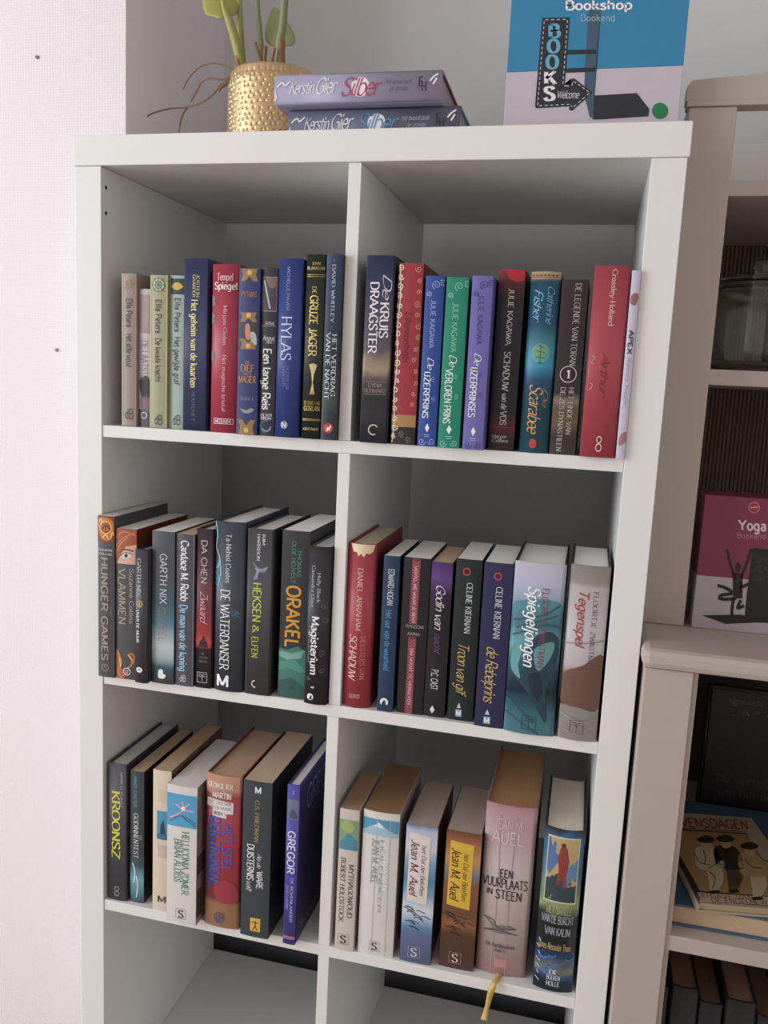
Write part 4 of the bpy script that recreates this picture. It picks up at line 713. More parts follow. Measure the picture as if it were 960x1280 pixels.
b.rect(0, .99, 402, 488, '4c94b8', 'mountain_band'); b.poly([(0, 470), (.25, 440), (.45, 415), (.7, 450), (.99, 470), (.99, 488), (0, 488)], '98bccc', 'mountain_band', 2); b.poly([(.3, 440), (.45, 418), (.6, 445)], 'dce4e8', 'mountain_band', 3); b.T('JEAN M. AUEL', 'serif', .3, .46, 505, 742, '84848c', 'author_lettering'); b.lines([[(.28, 505), (.28, 742)], [(.48, 505), (.48, 742)]], .4, 'a8a8ac'); b.T('DE STAM VAN DE', 'serifb', .62, .74, 520, 780, 'f0f4f4'); b.T('HOLENBEER', 'serif', .52, .6, 505, 890, '94a4b0'); b.box_emblem(.48, 1050, 1102, '34343c', 'S', 'serifb', fw=.3); b.lines([[(.4, 400), (.39, 1120)], [(.76, 400), (.78, 1120)]], .8, 'bcb8b6', 'spine_crease')
for (x0, x1, yy, HH, zt, zb, stops, lab, tc, mk, lb, pg, yl0, yl1) in (
    (.4880, .5305, .0045, .2005, 440, 1169, [(440, '6c7ca0'), (470, 'b4b8cc'), (560, 'c8c8d4'), (640, '7c9cb8'), (720, '4c80ac'), (800, '7c9cb4'), (880, 'd0d4dc'), (980, '5c88b0'), (1010, '5c6c94'), (1169, '545878')], 'd4ccc8', '6c2c3c', 'ccccd8', 'paperback with an icy blue landscape and a white title label', 'a4948a', 480, 850),
    (.5415, .5885, .010, .1985, 470, 1198, [(470, '6c4430'), (540, 'a06840'), (620, 'c08c58'), (700, '6c7480'), (740, '84583c'), (900, '6c4c34'), (960, '8c5c38'), (1020, '54382c'), (1198, '4c3428')], 'd4ac38', '5c2c18', 'c8b8a8', 'paperback with a brown desert landscape and a yellow title label', 'a4948a', 520, 872)):
    b = shelved(3, x0, x1, yy, HH, zt, zb, 'p', lb, rm(zt, zb, stops, .05, 28), pages=pg, cover='4c3830', D=.130)
    random.seed(31); b.lines([[(q0, q1), (q0 + .12, q1 - 12 + 14 * random.random()), (q0 + .3, q1 + 10)] for q0, q1 in [(.02 + .65 * random.random(), zb - 300 + 110 * random.random()) for _ in range(14)]], 1.1, '3c4454' if 'icy' in lb else '3c2820', 'rock_picture', 2); b.poly([(.13, yl0), (.8, yl0 + 12), (.78, yl1), (.12, yl1 - 12)], lab, 'title_label', 3); b.T('het Dal der Beloften', 'ital', .54, .68, yl0 + 60, yl1 - 45, tc); b.T('Jean M. Auel', 'italb', .2, .46, yl0 + 42, yl1 - 40, tc, 'author_lettering'); b.box_emblem(.46, zb - 88, zb - 30, mk, 'S', 'serifb', fw=.3)
b = shelved(3, .5905, .6570, .0155, .2425, 286, 1058, 'h', 'tallest thick pink-grey hardcover with a yellow ribbon bookmark', rm(286, 1058, [(286, 'a87c80'), (330, 'b48c90'), (460, 'b4989c'), (560, 'bcaca8'), (900, 'bcaca8'), (980, 'bc9c9c'), (1058, 'b88c8c')], .03, 20), cover='8c6464', pages='a07850', bulge=.005, D=.185)
b.Hh('JEAN M.', 'sans', .2, .76, 350, 392, 'd0b8b8', 'author_lettering'); b.Hh('AUEL', 'sans', .16, .78, 402, 455, 'd8c0c0', 'author_lettering'); b.Hh('EEN', 'sansb', .36, .62, 572, 606, '2c2a2c'); b.Hh('VUURPLAATS', 'cond', .03, .92, 614, 655, '2c2a2c'); b.Hh('IN', 'cond', .12, .24, 668, 694, '2c2a2c'); b.Hh('STEEN', 'cond', .3, .82, 666, 706, '2c2a2c')
b.poly([(.1, 795), (.35, 830), (.62, 822), (.78, 838), (.5, 850), (.72, 862), (.4, 866), (.1, 858), (.3, 845)], '747070', 'bird_picture', 2); b.lines([[(.1, 800), (.3, 810), (.4, 840), (.75, 835)], [(.12, 862), (.4, 850), (.78, 862)]], 1.2, '444040', 'bird_picture'); b.Hh('De Aardkinderen', 'serifb', .18, .76, 912, 930, '5c5454'); b.Hh('deel 5', 'serifb', .36, .58, 936, 950, '5c5454'); b.rect(.38, .62, 980, 1020, 'b88080', 'publisher_mark', 1); b.lines([[(.3, 330), (.34, 700), (.3, 1050)], [(.62, 330), (.58, 700), (.6, 1050)]], 1.2, 'a49092', 'spine_crease', 1)
# ribbon: out of the foot of the book, over the shelf edge and down
rb = []
path = [(.035, .0012), (.010, .0010), (-.006, .0013), (-.0170, .0012), (-.0212, -.0035), (-.0222, -.014), (-.0236, -.028), (-.0228, -.042), (-.0240, -.052)]
xs = [.010, .010, .0085, .006, .004, .001, -.001, -.003, -.0045]
pp = catmull([(xs[i] - .010, p[0], p[1]) for i, p in enumerate(path)], 5)
V = []; F = []
for i, p in enumerate(pp):
    w_ = .0036 + .0006 * math.sin(i * .35); tw = .0010 * math.sin(i * .3)
    V += [(p[0] - w_, p[1] - tw, p[2]), (p[0], p[1] - .0006, p[2] + .0004), (p[0] + w_, p[1] + tw, p[2])]
for i in range(len(pp) - 1):
    F += [(3 * i, 3 * i + 1, 3 * i + 4, 3 * i + 3), (3 * i + 1, 3 * i + 2, 3 * i + 5, 3 * i + 4)]
rib = new_obj('ribbon_bookmark', V, F, mat('yellow_satin', 'c8aa58', .4, noise=.12, nscale=150, k=1.2), b.root, True)
rib['label'] = 'yellow satin ribbon hanging over the shelf edge'
md = rib.modifiers.new('thickness', 'SOLIDIFY'); md.thickness = .0005
b = shelved(3, .6680, .7185, .0055, .2265, 397, 1130, 'h', 'dark blue hardcover with a framed fantasy picture, beside the right panel', rm(397, 1130, [(397, '2c2c34'), (440, '2c6090'), (600, '3c5c6c'), (700, '6c8458'), (740, '8c9c64'), (790, '24282c'), (900, '1c2028'), (980, '2c4c80'), (1040, '8c947c'), (1060, '3c5c94'), (1090, '24304c'), (1130, '1c2434')], .09, 35), cover='18202c', pages='d0c4b4', bulge=.006, D=.158)
b.rect(.1, .9, 428, 722, 'c8c8b0', 'picture_frame', 2); b.rect(.12, .88, 434, 716, 'b89c6c', 'fantasy_picture', 3); b.poly([(.12, 434), (.3, 450), (.45, 520), (.2, 600), (.12, 580)], '4c70a0', 'fantasy_picture', 4); b.poly([(.6, 560), (.88, 520), (.88, 620), (.65, 650)], '5c84a8', 'fantasy_picture', 4); b.poly([(.12, 620), (.4, 590), (.88, 640), (.88, 716), (.12, 716)], '34444c', 'fantasy_picture', 4); b.poly([(.38, 520), (.42, 478), (.5, 458), (.6, 478), (.66, 530), (.62, 600), (.64, 650), (.56, 650), (.5, 600), (.46, 640), (.38, 640), (.42, 580)], '8c3c38', 'figure_picture', 5); b.circ(.5, 462, 3.0, '5c3c30', 'figure_picture', 6)
b.Hh('HET SMALLE', 'serifb', .2, .84, 740, 772, 'a8a88c'); b.Hh('VAN DE BURCHT', 'serifb', .1, .9, 782, 816, 'a0a8b0'); b.Hh('VAN KALIM', 'serifb', .2, .84, 836, 870, '98a0a8'); b.Hh('James Alexander Thom', 'serifb', .06, .88, 908, 938, 'b09c50', 'author_lettering'); b.Hh('DE', 'serifb', .4, .6, 1030, 1050, 'd0d4dc', 'publisher_mark'); b.Hh('BOEKEN', 'serifb', .34, .68, 1056, 1076, 'd0d4dc', 'publisher_mark'); b.Hh('HOLLE', 'serifb', .34, .68, 1084, 1104, 'd0d4dc', 'publisher_mark')
random.seed(8)
b.lines([[(q0, q1), (q0 + .08, q1 + 8), (q0 + .2, q1 - 4)] for q0, q1 in [(.08 + .7 * random.random(), 955 + 90 * random.random()) for _ in range(16)]], 2.0, '4c74a4', 'fantasy_picture', 2); b.lines([[(.02 + .06 * random.random(), 900 + 30 * i), (.1 + .05 * random.random(), 915 + 30 * i)] for i in range(7)], 1.5, 'b0b4b8', 'fantasy_picture', 3)

# ------------------------------------------------------------------ pixel helpers for printed faces and slender plant parts
def ray(u, v): return CF + CR * ((u - 480) / FPX) + CU * (-(v - 640) / FPX)
def hit(u, v, p, n):
    d = ray(u, v); n = Vector(n); return CAM + d * ((Vector(p) - CAM).dot(n) / d.dot(n))
def on_y(u, v, y): return hit(u, v, (0, y, 0), (0, 1, 0))
class Face:
    """a flat printed face of a thing: pixel outlines are laid onto its real plane"""
    def __init__(s, root, p, n):
        bpy.context.view_layer.update()
        s.root, s.p, s.n = root, Vector(p), Vector(n).normalized(); s.inv = root.matrix_world.inverted()
    def e(s, u, v, lay): return s.inv @ (hit(u, v, s.p, s.n) + s.n * (.00025 + .00008 * lay))
    def poly(s, name, pts, h, lay=1, smooth=False, m=None):
        if smooth: pts = catmull(list(pts) + [pts[0]], 4)[:-1]
        bm = bmesh.new(); f = bm.faces.new([bm.verts.new(s.e(u, v, lay)) for u, v in pts]); bmesh.ops.triangulate(bm, faces=[f])
        me = bpy.data.meshes.new(name); bm.to_mesh(me); bm.free(); me.materials.append(m or ink(h))
        o = bpy.data.objects.new(name, me); col.objects.link(o); o.parent = s.root; return o
    def lines(s, name, L, w, h, lay=3, smooth=True):
        if 1 < len(L) <= 8:
            for pts in L: s.lines(name, [pts], w, h, lay, smooth)
            return
        V = []; F = []
        for pts in L:
            P = catmull(pts, 4) if smooth and len(pts) > 2 else pts
            stroke(V, F, P, w, lambda a, b: s.e(a, b, lay))
        return new_obj(name, V, F, ink(h), s.root)
    def text(s, name, txt, style, u0, u1, v0, v1, h, lay=4, du=0, dv=0):
        """v0 cap line, v1 base line; du = sideways shift of the cap line, dv = drop towards the right"""
        V = []; F = []
        text_geo(txt, style, lambda a, b: s.e(u0 + a * (u1 - u0) + b * du, v1 + a * dv + b * (v0 - v1), lay), V, F)
        return new_obj(name, V, F, ink(h), s.root)
    def disc(s, name, u, v, r, h, lay=2): return s.poly(name, [(u + r * math.cos(i * PI / 12), v + r * math.sin(i * PI / 12)) for i in range(24)], h, lay)
ZT = ZU + TT + .0003

# ------------------------------------------------------------------ gold pot and plant on the bookcase
pot = empty('plant_pot', (.2075, .172, ZT)); tag(pot, 'hammered gold plant pot standing on top of the bookcase', 'pot')
def gold_mat():
    m = bpy.data.materials.new('hammered_gold'); m.use_nodes = True
    nt = m.node_tree; b = nt.nodes['Principled BSDF']
    b.inputs['Base Color'].default_value = lin('dcbc8c'); b.inputs['Metallic'].default_value = .75; b.inputs['Roughness'].default_value = .38
    tc = nt.nodes.new('ShaderNodeTexCoord'); nz = nt.nodes.new('ShaderNodeTexNoise'); nz.inputs['Scale'].default_value = 25
    nt.links.new(tc.outputs['Object'], nz.inputs['Vector'])
    mp = nt.nodes.new('ShaderNodeMapRange'); mp.inputs['To Min'].default_value = .28; mp.inputs['To Max'].default_value = .45
    nt.links.new(nz.outputs['Fac'], mp.inputs['Value']); nt.links.new(mp.outputs['Result'], b.inputs['Roughness'])
    return m
M_GOLD = gold_mat()
R0, PH = .0655, .1235
prof = [(.0, 0), (.060, 0), (.0640, .004), (R0, .014), (R0, .055), (R0, .095), (.0650, .110), (.0628, .118), (.0590, .1228), (.0570, PH), (.0560, .1225), (.0560, .100), (.0, .100)]
NS = 400
prof2 = [prof[0], prof[1], prof[2]] + [(R0, .012 + .0008 * i) for i in range(105)] + [(R0 - .0003 * max(0, i - 10), .096 + .0008 * i) for i in range(21)] + prof[7:]
V = []; F = []
# dents: rows of small round hollows, staggered
DENT = []
random.seed(21)
for r_ in range(15):
    for k in range(44):
        DENT.append(((k + .5 * (r_ % 2) + .55 * random.random()) * 2 * PI / 44, .012 + r_ * .0070 + .0032 * random.random()))
import bisect
rows = {}
for a, z in DENT: rows.setdefault(int(z / .007), []).append((a, z))
for (r, z) in prof2:
    for j in range(NS):
        a = 2 * PI * j / NS; rr = r
        if r > .06 and .008 < z < .116:
            for k in (-1, 0, 1):
                for (da, dz) in rows.get(int(z / .007) + k, ()):
                    dd = abs((a - da + PI) % (2 * PI) - PI) * R0
                    if dd < .003:
                        q = math.hypot(dd, z - dz) / .0024
                        if q < 1: rr -= .0015 * (1 - q * q)
        V.append((rr * math.cos(a), rr * math.sin(a), z))
n = len(prof2)
for i in range(n - 1):
    for j in range(NS):
        F.append((i * NS + j, i * NS + (j + 1) % NS, (i + 1) * NS + (j + 1) % NS, (i + 1) * NS + j))
new_obj('pot_body', V, F, M_GOLD, pot, True)
bm = bmesh.new(); bmesh.ops.create_circle(bm, cap_ends=True, segments=40, radius=.0555)
for v in bm.verts: v.co.z = .112
so = from_bm('soil', bm, mat('potting_soil', '3a2c22', .95, noise=.3, nscale=120, bump=.6, bscale=200), pot)
plant = empty('house_plant', (.2075, .172, ZT + .113)); tag(plant, 'leafy green house plant with bare brown roots growing from the gold pot', 'plant')
PO = plant.location.copy()
M_STEM = mat('green_stem', 'a4a458', .5, noise=.15, nscale=30); M_STEM2 = mat('grey_green_stem', '8a9268', .5, noise=.12, nscale=30)
M_LEAF = mat('yellow_green_leaf', 'a8a850', .45, noise=.12, nscale=25); M_LEAF2 = mat('pale_green_leaf', 'a8b07c', .5, noise=.12, nscale=25)
M_ROOT = mat('dry_root', '8a6a50', .8, noise=.2, nscale=90); M_SHEATH = mat('brown_sheath', '94704c', .7, noise=.25, nscale=80)
def lp_(u, v, y): return on_y(u, v, y) - PO
def stem(pts, r, m, name='stem'): return tube(name, [lp_(*p) for p in pts], [q * (1.2 if name == 'stem' else 1) for q in r], m, plant, 10)
stem([(303, 92, .150), (297, 60, .148), (287, 28, .146), (280, 8, .144), (276, -20, .140)], [.0052, .0058, .0048, .003, .002], M_STEM)
stem([(304, 92, .165), (301, 50, .165), (299, 0, .165), (300, -60, .165), (296, -120, .165)], [.0045, .0042, .0034, .003, .0022], M_STEM)
stem([(328, 92, .170), (326, 55, .170), (322, 10, .170), (319, -50, .170), (315, -110, .168)], [.0036, .0034, .003, .0026, .002], M_STEM2)
stem([(350, 92, .160), (350, 55, .160), (353, 35, .160), (356, 0, .160), (360, -60, .160), (366, -120, .162)], [.005, .0052, .0046, .0042, .0036, .0024], M_STEM2)
stem([(352, 90, .158), (351, 70, .157), (352, 50, .157)], [.0065, .0058, .0050], M_SHEATH, 'leaf_sheath')
stem([(300, 92, .148), (298, 74, .147), (297, 66, .147)], [.0065, .0052, .0035], M_SHEATH, 'leaf_sheath')
stem([(327, 92, .160), (326, 76, .158), (321, 60, .156), (319, 53, .155)], [.0032, .0026, .0020, .0024], M_SHEATH, 'old_stalk')
stem([(330, 92, .158), (331, 72, .157), (332, 58, .156)], [.003, .0026, .0030], M_SHEATH, 'old_stalk')
stem([(338, 92, .150), (341, 72, .149), (344, 60, .148)], [.0022, .0018, .0014], M_ROOT, 'old_stalk')
for L, r in (([(292, 90, .172), (285, 84, .175), (268, 79, .18), (250, 84, .19), (236, 98, .2), (229, 112, .205)], .0013),
             ([(292, 92, .165), (280, 99, .165), (262, 98, .17), (252, 103, .175), (245, 116, .18), (238, 128, .185)], .0016),
             ([(290, 95, .150), (276, 106, .15), (264, 120, .155), (250, 129, .16), (232, 134, .17), (212, 136, .18), (190, 142, .19), (178, 152, .195), (172, 164, .2)], .0016),
             ([(236, 132, .172), (229, 142, .175), (225, 156, .18), (224, 168, .18)], .0016), ([(288, 100, .152), (278, 108, .15), (273, 114, .15)], .003)):
    stem(L, [r, r * .9, r * .7, r * .5], M_ROOT, 'root')
def leaf(base, tip, half, out, m, pw=.6):
    """a pointed oval blade with a folded midrib; out = sideways direction"""
    b_, t_ = Vector(base), Vector(tip); ax = t_ - b_; sd = Vector(out).normalized(); nr = ax.cross(sd).normalized()
    V = []; F = []; N = 16; K = 4
    for i in range(N + 1):
        f = i / N; w = half * (math.sin(PI * min(1, f ** pw)) ** .7 if 0 < f < 1 else .02)
        c = b_ + ax * f + nr * (.12 * ax.length * math.sin(PI * f))
        for j in range(-K, K + 1):
            g = j / K
            V.append(c + sd * (w * g) + nr * (.18 * w * g * g))
    for i in range(N):
        for j in range(2 * K):
            a = i * (2 * K + 1) + j; F.append((a, a + 1, a + 2 * K + 2, a + 2 * K + 1))
    o = new_obj('leaf', V, F, m, plant, True)
    sm = o.modifiers.new('thickness', 'SOLIDIFY'); sm.thickness = .0009
    return o
leaf(lp_(275, 23, .140), lp_(266, -110, .15), .0262, CR, M_LEAF, .5)
leaf(lp_(352, 58, .176), lp_(343, 8, .182), .0215, CR, M_LEAF2)
leaf(lp_(296, -118, .165), lp_(330, -220, .15), .035, CR, M_LEAF)
leaf(lp_(366, -118, .162), lp_(420, -210, .15), .035, CR, M_LEAF2)
leaf(lp_(315, -108, .168), lp_(300, -240, .2), .035, CR, M_LEAF2)
leaf(lp_(301, 78, .168), lp_(289, 30, .160), .006, CR, M_STEM2)

# ------------------------------------------------------------------ two books lying on top of the bookcase
def flat_book(name, label, w, H, D, kind, spine, cover, pages, loc, rz=0, cat='book', group=None, up='front', **kw):
    """book lying down, spine towards the viewer, lettering running left to right"""
    b = Book(name, label, w, H, D, kind, spine, cover, pages, 0, 1, cat, group, **kw)
    # local x (front cover) -> +z, local y -> +y, local z (head) -> -x
    R = Matrix(((0, 0, -1), (0, 1, 0), (1, 0, 0))) 
    b.root.rotation_euler = (Matrix.Rotation(rz, 3, 'Z') @ R).to_euler(); b.root.location = loc
    return b
G2 = 'books lying on the bookcase'
def silver_book(x0, x1, y, z0, th, rz, spine, accent, rest, label):
    H = x1 - x0
    b = flat_book('hardcover_book', label, th, H, .150, 'h', spine, accent, 'a89898', (x1, y, z0 + th / 2), rz, group=G2, bulge=.005, cover_l=spine)
    Z = lambda f: 1 - f                      # fraction along from the left end; zt=0 -> head at the left
    b.zt, b.zb = 0, 1
    b.T('Kerstin', 'script', .32, .72, .10, .25, 'ece8f0', 'author_lettering'); b.T('Gier', 'script', .30, .82, .26, .385, 'ece8f0', 'author_lettering')
    b.circ(.5, .525, 11.5, 'e4dce4', 'moon_disc', 1); b.T('Silber', 'script', .22, .80, .415, .645, accent if accent != '7c2c48' else 'b43c64')
    b.T('Het eerste boek' if accent == '7c2c48' else 'Het tweede boek', 'script', .55, .7, .67, .83, rest); b.T('der dromen', 'script', .34, .47, .70, .81, rest)
    b.T('E', 'serifb', .45, .75, .868, .895, '2c2c38', 'publisher_mark'); b.T('H', 'serifb', .30, .60, .885, .915, '2c2c38', 'publisher_mark')
    b.lines([[(.55, .02), (.7, .05), (.6, .07), (.75, .10)], [(.6, .93), (.75, .95), (.85, .975)], [(.5, .95), (.7, .97)]], 2.2, 'e0dce4', 'feather_picture')
    b.poly([(.05, 0), (.3, 0), (.45, .012), (.2, .02)], 'd8d4dc', 'feather_picture')
    return b
silver_book(.279, .499, .041, ZT, .037, 0, '62647a', '4a94ac', 'a8a8b8', 'lower slate grey book with turquoise script, lying under the lilac one')
silver_book(.2665, .4775, .0245, ZT + .0376, .0352, math.radians(1.0), '9490aa', '7c2c48', '66627e', 'upper lilac grey book with magenta script, lying beside the gold pot')

# ------------------------------------------------------------------ boxed bookends
def carton(name, label, x0, x1, y0, y1, z0, z1, zsplit, top_h, low_h, edge_h, rz=0):
    r = empty(name, ((x0 + x1) / 2, (y0 + y1) / 2, z0), rz); tag(r, label, 'box', 'boxed bookends')
    hx, hy = (x1 - x0) / 2, (y1 - y0) / 2
    box('lower_sleeve', -hx, hx, -hy, hy, 0, zsplit - z0, mat('printed_carton', low_h, .4, noise=.03, nscale=6, k=KB), r, .0006, 1)
    box('upper_sleeve', -hx, hx, -hy, hy, zsplit - z0 + .00001, z1 - z0, mat('printed_carton', top_h, .4, noise=.04, nscale=6, k=KB), r, .0006, 1)
    return r
bk = carton('bookend_box', 'blue and white bookend box standing on the bookcase', .5505, .7515, .052, .122, ZT, ZU + .262, ZU + .1130, '2c80ac', 'bcb0bc', 'd8d0d8')
f = Face(bk, (0, .052, 0), (0, -1, 0)); DK = '26282f'
f.poly('sign_picture', [(678, 22.5), (712, 22), (706, 105.6), (713.5, 105.6), (713, 99), (717.5, 98), (741, 116), (715, 138.7), (711, 137), (712, 133), (670, 135.6), (668.7, 132.5)], DK, 3)
f.poly('upright_picture', [(735.7, 12), (751, 13.5), (746, 70), (741, 149), (737, 146), (730, 118), (731, 92)], '3c5668', 1)
f.lines('bar_picture', [[(708, 65.5), (745, 64.5)], [(707, 88.5), (744, 87)]], 5.5, DK, 2)
f.poly('base_picture', [(743, 119.5), (796, 116.5), (811.5, 136.5), (810.5, 145.5), (749, 149.5), (741.5, 149.5)], DK, 3)
for ch, u0, u1, v0, v1, h in (('B', 685.5, 700, 31, 47, '5ca4c4'), ('O', 684, 700, 50, 66, '5ca4c4'), ('O', 682.5, 698.5, 69.5, 86, '5ca4c4'), ('K', 680, 695.5, 89.5, 105, 'dcd8dc'), ('S', 679.4, 694.4, 109, 125.5, 'dcd8dc')):
    f.text('sign_lettering', ch, 'stencil', u0 + 1, u1 - 1, v0, v1, h, 5)
f.text('sign_lettering', 'Welcome', 'script', 696.5, 724, 113.5, 123, 'd8d4d8', 5)
def dashes(P, n):
    out = []
    for (a, b) in zip(P, P[1:]):
        L = math.hypot(b[0] - a[0], b[1] - a[1]); k = max(1, int(L / n))
        for i in range(k): out.append([(a[0] + (b[0] - a[0]) * (i + .15) / k, a[1] + (b[1] - a[1]) * (i + .15) / k), (a[0] + (b[0] - a[0]) * (i + .7) / k, a[1] + (b[1] - a[1]) * (i + .7) / k)])
    return out
f.lines('stitch_picture', dashes([(672, 132.5), (680.5, 25), (709.5, 24.5), (703.5, 107), (714.5, 108), (716.5, 101.5), (737.5, 116), (715.5, 135), (713, 130.5), (672, 132.5)], 6.2), .9, 'c8c4d0', 5)
f.text('box_lettering', 'Bookshop', 'sansb', 707, 790, 1.5, 12.5, 'e8e4ec', 4, dv=-1); f.text('box_lettering', 'Bookend', 'thin', 726, 769, 18.5, 26.5, 'b8d0e0', 4)
f.disc('green_sticker', 825, 138.7, 10.2, '207848', 2)
yo = carton('bookend_box', 'pink and white bookend box standing on the hutch counter', .8280, .9470, .0912, .1502, ZC + .0003, ZU - .3803, ZU - .4835, '7c2c4c', 'a89ca4', '5c1c34', math.radians(1.5))
bpy.context.view_layer.update()
nn = yo.matrix_world.to_3x3() @ Vector((0, -1, 0)); p0 = yo.matrix_world @ Vector((0, -.0295, 0))
f = Face(yo, p0, nn)
f.disc('badge', 942.6, 634.3, 7.2, 'c06870', 1); f.disc('badge', 942.6, 634.3, 5.8, 'a0283c', 2); f.lines('badge', [[(938, 634.5), (947, 634)]], 1.4, 'd8a8b0', 3)
f.text('box_lettering', 'Yoga', 'sansb', 923, 958, 650, 662, 'd8c4cc', 4, dv=1.5); f.text('box_lettering', 'Bookend', 'thin', 921, 957, 665.5, 672.5, 'c890a4', 4, dv=1.2)
BK2 = '1c1a1e'
f.poly('bookend_picture', [(941, 685), (969, 687), (967, 779), (930, 777.5), (933, 745), (936, 725)], BK2, 2)
f.poly('base_picture', [(877, 769), (907, 780), (936, 778.5), (958, 777), (926, 768)], BK2, 1)
f.lines('dancer_picture', [[(909, 687), (913, 704), (918, 722)], [(939.5, 686), (933, 705), (926, 722)]], 3.2, BK2, 3); f.poly('dancer_picture', [(922.5, 703), (926, 707), (925.5, 713), (922, 715), (919, 711), (919.5, 706)], BK2, 3, True)
f.poly('dancer_picture', [(916, 716), (928, 716), (925, 735), (928, 748), (917, 748), (916, 735)], BK2, 3); f.lines('dancer_picture', [[(897, 732), (905, 734), (916, 740)], [(916, 742), (902, 744), (900, 748), (910, 749), (920, 748)], [(918, 745), (915, 760), (915, 776)], [(928, 734), (936, 730), (944, 732)], [(926, 750), (922, 760), (930, 757)]], 4.2, BK2, 3)
for i, t in enumerate(('YOGA MORE', 'READ', 'WORRY LESS')): f.text('bookend_lettering', t, 'sansb', 943, 966, 696 + 12 * i, 703 + 12 * i, '3c383c', 4)

# ------------------------------------------------------------------ glass jar on the hutch shelf
def glass_mat():
    m = bpy.data.materials.new('clear_glass'); m.use_nodes = True
    b = m.node_tree.nodes['Principled BSDF']
    b.inputs['Base Color'].default_value = (.93, .94, .92, 1); b.inputs['Roughness'].default_value = .03; b.inputs['IOR'].default_value = 1.45; b.inputs['Transmission Weight'].default_value = 1
    tc = m.node_tree.nodes.new('ShaderNodeTexCoord'); nz = m.node_tree.nodes.new('ShaderNodeTexNoise'); nz.inputs['Scale'].default_value = 18
    bp = m.node_tree.nodes.new('ShaderNodeBump'); bp.inputs['Strength'].default_value = .15; bp.inputs['Distance'].default_value = .002
    m.node_tree.links.new(tc.outputs['Object'], nz.inputs['Vector']); m.node_tree.links.new(nz.outputs['Fac'], bp.inputs['Height']); m.node_tree.links.new(bp.outputs['Normal'], b.inputs['Normal'])
    return m
def lathe(name, prof, m, parent, n=56):
    V = []; F = []
    for (r, z) in prof:
        for j in range(n): V.append((r * math.cos(2 * PI * j / n), r * math.sin(2 * PI * j / n), z))
    for i in range(len(prof) - 1):
        for j in range(n): F.append((i * n + j, i * n + (j + 1) % n, (i + 1) * n + (j + 1) % n, (i + 1) * n + j))
    return new_obj(name, V, F, m, parent, True)
jar = empty('glass_jar', (.887, .205, ZU - .2253)); tag(jar, 'large clear glass jar standing on the hutch shelf', 'jar')
M_GLASS = glass_mat()
lathe('jar_body', [(.0005, 0), (.046, 0), (.055, .004), (.060, .014), (.0615, .04), (.061, .08), (.057, .098), (.054, .104), (.0545, .108), (.0575, .110), (.058, .114), (.0555, .116), (.0525, .113), (.0515, .104), (.0545, .097), (.0585, .08), (.059, .04), (.0575, .016), (.053, .007), (.044, .004), (.0005, .004)], M_GLASS, jar)
lathe('jar_lid', [(.0005, .1165), (.045, .1165), (.056, .1166), (.0575, .1185), (.055, .121), (.030, .126), (.012, .128), (.010, .133), (.014, .139), (.010, .145), (.0005, .146)], M_GLASS, jar)

# ------------------------------------------------------------------ inside the lower part of the hutch
ZS = ZU - .9123 + .0003
b = Book('hardcover_book', 'dark brown hardcover standing face out at the back of the hutch', .024, .206, .160, 'h', '1c1418', '1a1216', 'a08c78', cat='book')
b.root.rotation_euler = (Matrix.Rotation(math.radians(-90), 3, 'Z')).to_euler(); b.root.location = (.894, .333, ZS)
random.seed(4)
for i in range(26):
    y_ = .2 + .55 * random.random(); z_ = .80 + .13 * random.random(); d_ = .006 + .014 * random.random()
    b.cover_panel(y_, y_ + d_ * 1.3, z_, z_ + d_, random.choice(('6c4030', '503028', '84543c')), 'speckle_picture')
b.cover_text('De vertelling', 'serif', .16, .78, .27, .33, '343034'); b.cover_text('van het bos', 'serif', .18, .74, .17, .23, '343034'); b.cover_text('ROMAN', 'serif', .2, .5, .90, .93, '604838')
def lying(name, label, w, H, D, kind, cover, pages, loc, rz, **kw):
    """book lying flat, foot towards the viewer, spine to the left, front cover up"""
    b = Book(name, label, w, H, D, kind, kw.pop('spine', cover), cover, pages, 0, 1, 'book', 'books lying in the hutch', **kw)
    R = Matrix(((0, 1, 0), (0, 0, 1), (1, 0, 0)))
    b.root.rotation_euler = (Matrix.Rotation(rz, 3, 'Z') @ R).to_euler(); b.root.location = loc
    return b
lying('hardcover_book', 'blue book lying flat beneath the illustrated booklet', .0285, .290, .215, 'h', '3c5878', 'b4987c', (.8000, .002, ZS + .0285 / 2), math.radians(1.0), bulge=.001)
cz = ZS + .0285 + .0002
cb = lying('hardcover_book', 'cream illustrated booklet with three men, lying on the blue book', .0115, .229, .146, 'h', 'a4927c', 'b09478', (.857, -.0070, cz + .0115 / 2), math.radians(10), bulge=.0005)
f = Face(cb.root, (0, 0, cz + .0115), (0, 0, 1)); BR = '7c3c30'
f.poly('cover_frame', [(874, 1126), (846, 1076), (846, 1036), (933, 1041.5), (972, 1118), (972, 1134)], '2c241c', 1); f.poly('cover_picture', [(875, 1114), (848, 1066), (848, 1038), (932, 1043), (966, 1092), (968, 1121)], '94784c', 2)
f.poly('cover_band', [(875.5, 1127), (871.5, 1115.5), (966, 1122), (971, 1133)], 'ac9c84', 3)
f.text('cover_lettering', 'LEVENSDAGEN', 'sansb', 836, 936, 1022, 1033, BR, 4, du=-3, dv=4); f.lines('cover_rule', [[(848, 1035), (933, 1040)]], .8, '4c3428', 4)
f.text('cover_lettering', 'UITGAVE VAN', 'sans', 872, 942, 1116.5, 1122, BR, 5, du=-2, dv=3.5); f.text('cover_lettering', 'DE ENGELBEWAARDER', 'sans', 890, 1000, 1122.5, 1128.5, BR, 5, du=-2, dv=5)
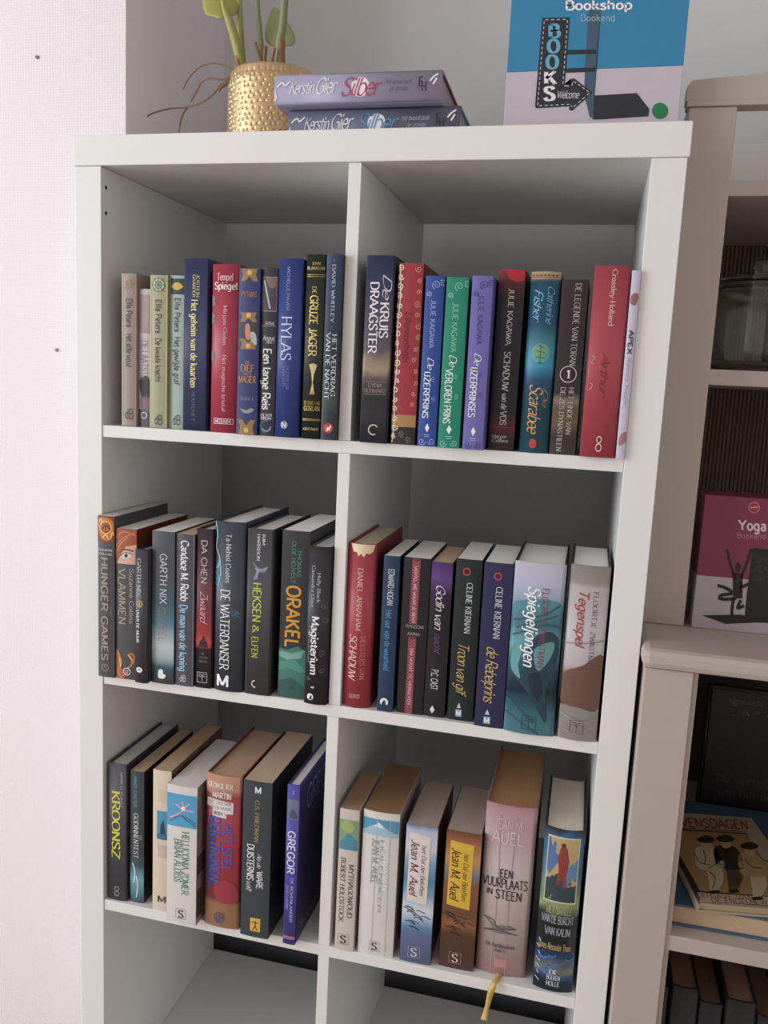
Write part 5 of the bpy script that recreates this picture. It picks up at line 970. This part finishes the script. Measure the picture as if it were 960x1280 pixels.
DKM, WHM = '2c2418', 'b4a684'
def man(du, dv, coat, legs):
    q = lambda L: [(u + du, v + dv) for u, v in L]
    f.poly('man_legs', q([(884, 1084), (901, 1086), (904, 1100), (897, 1114), (888, 1115), (886, 1100)]), legs, 3, True)
    f.poly('man_coat', q([(868, 1064), (876, 1058), (889, 1058), (900, 1066), (905, 1078), (903, 1088), (884, 1088), (872, 1084)]), coat, 4, True)
    f.poly('man_face', q([(878, 1053), (888, 1052), (890, 1059), (883, 1062), (878, 1059)]), 'b09470', 5, True)
    f.poly('man_hat', q([(871, 1050), (877, 1046), (886, 1045), (894, 1050), (889, 1054), (878, 1054)]), DKM, 6, True)
    f.poly('man_shoe', q([(886, 1114), (898, 1113), (901, 1117), (888, 1118)]), DKM, 5)
man(0, 0, WHM, WHM); man(24, -1, DKM, '4c4030'); man(54, 8, 'a48c60', WHM)
f.lines('man_outline', [[(868, 1066), (874, 1078), (888, 1082)], [(878, 1062), (882, 1072), (880, 1082)], [(900, 1068), (896, 1080), (884, 1086)], [(886, 1090), (894, 1098), (890, 1112)], [(930, 1074), (940, 1084), (952, 1086)], [(944, 1064), (952, 1074), (962, 1078)]], .9, '3c3020', 7)
# old books standing below
xx = .8290
for i, (w_, H_, yy, cv, pg) in enumerate(((.012, .205, .028, '1a2420', '6c5440'), (.034, .212, .024, '181818', '7c6048'), (.030, .196, .026, '14161c', '745844'), (.036, .210, .022, '1a1614', '7c604c'), (.031, .194, .025, '161a16', '745c48'), (.034, .206, .023, '1c1814', '78604a'))):
    lb = ('thinnest dark green book at the left end of the low hutch row', 'black book with tan pages, second in the low hutch row', 'short navy-black book, third in the low hutch row', 'taller black book, fourth in the low hutch row', 'short black-green book, fifth in the low hutch row', 'brown-black book, sixth in the low hutch row at the photo edge')[i]
    b = Book('hardcover_book', lb, w_, H_, .15, 'h', cv, cv, pg, cat='book', group='old books low in the hutch', bulge=.002)
    b.put(xx, yy, ZU - 1.222 + .0003); xx += w_ + .0015
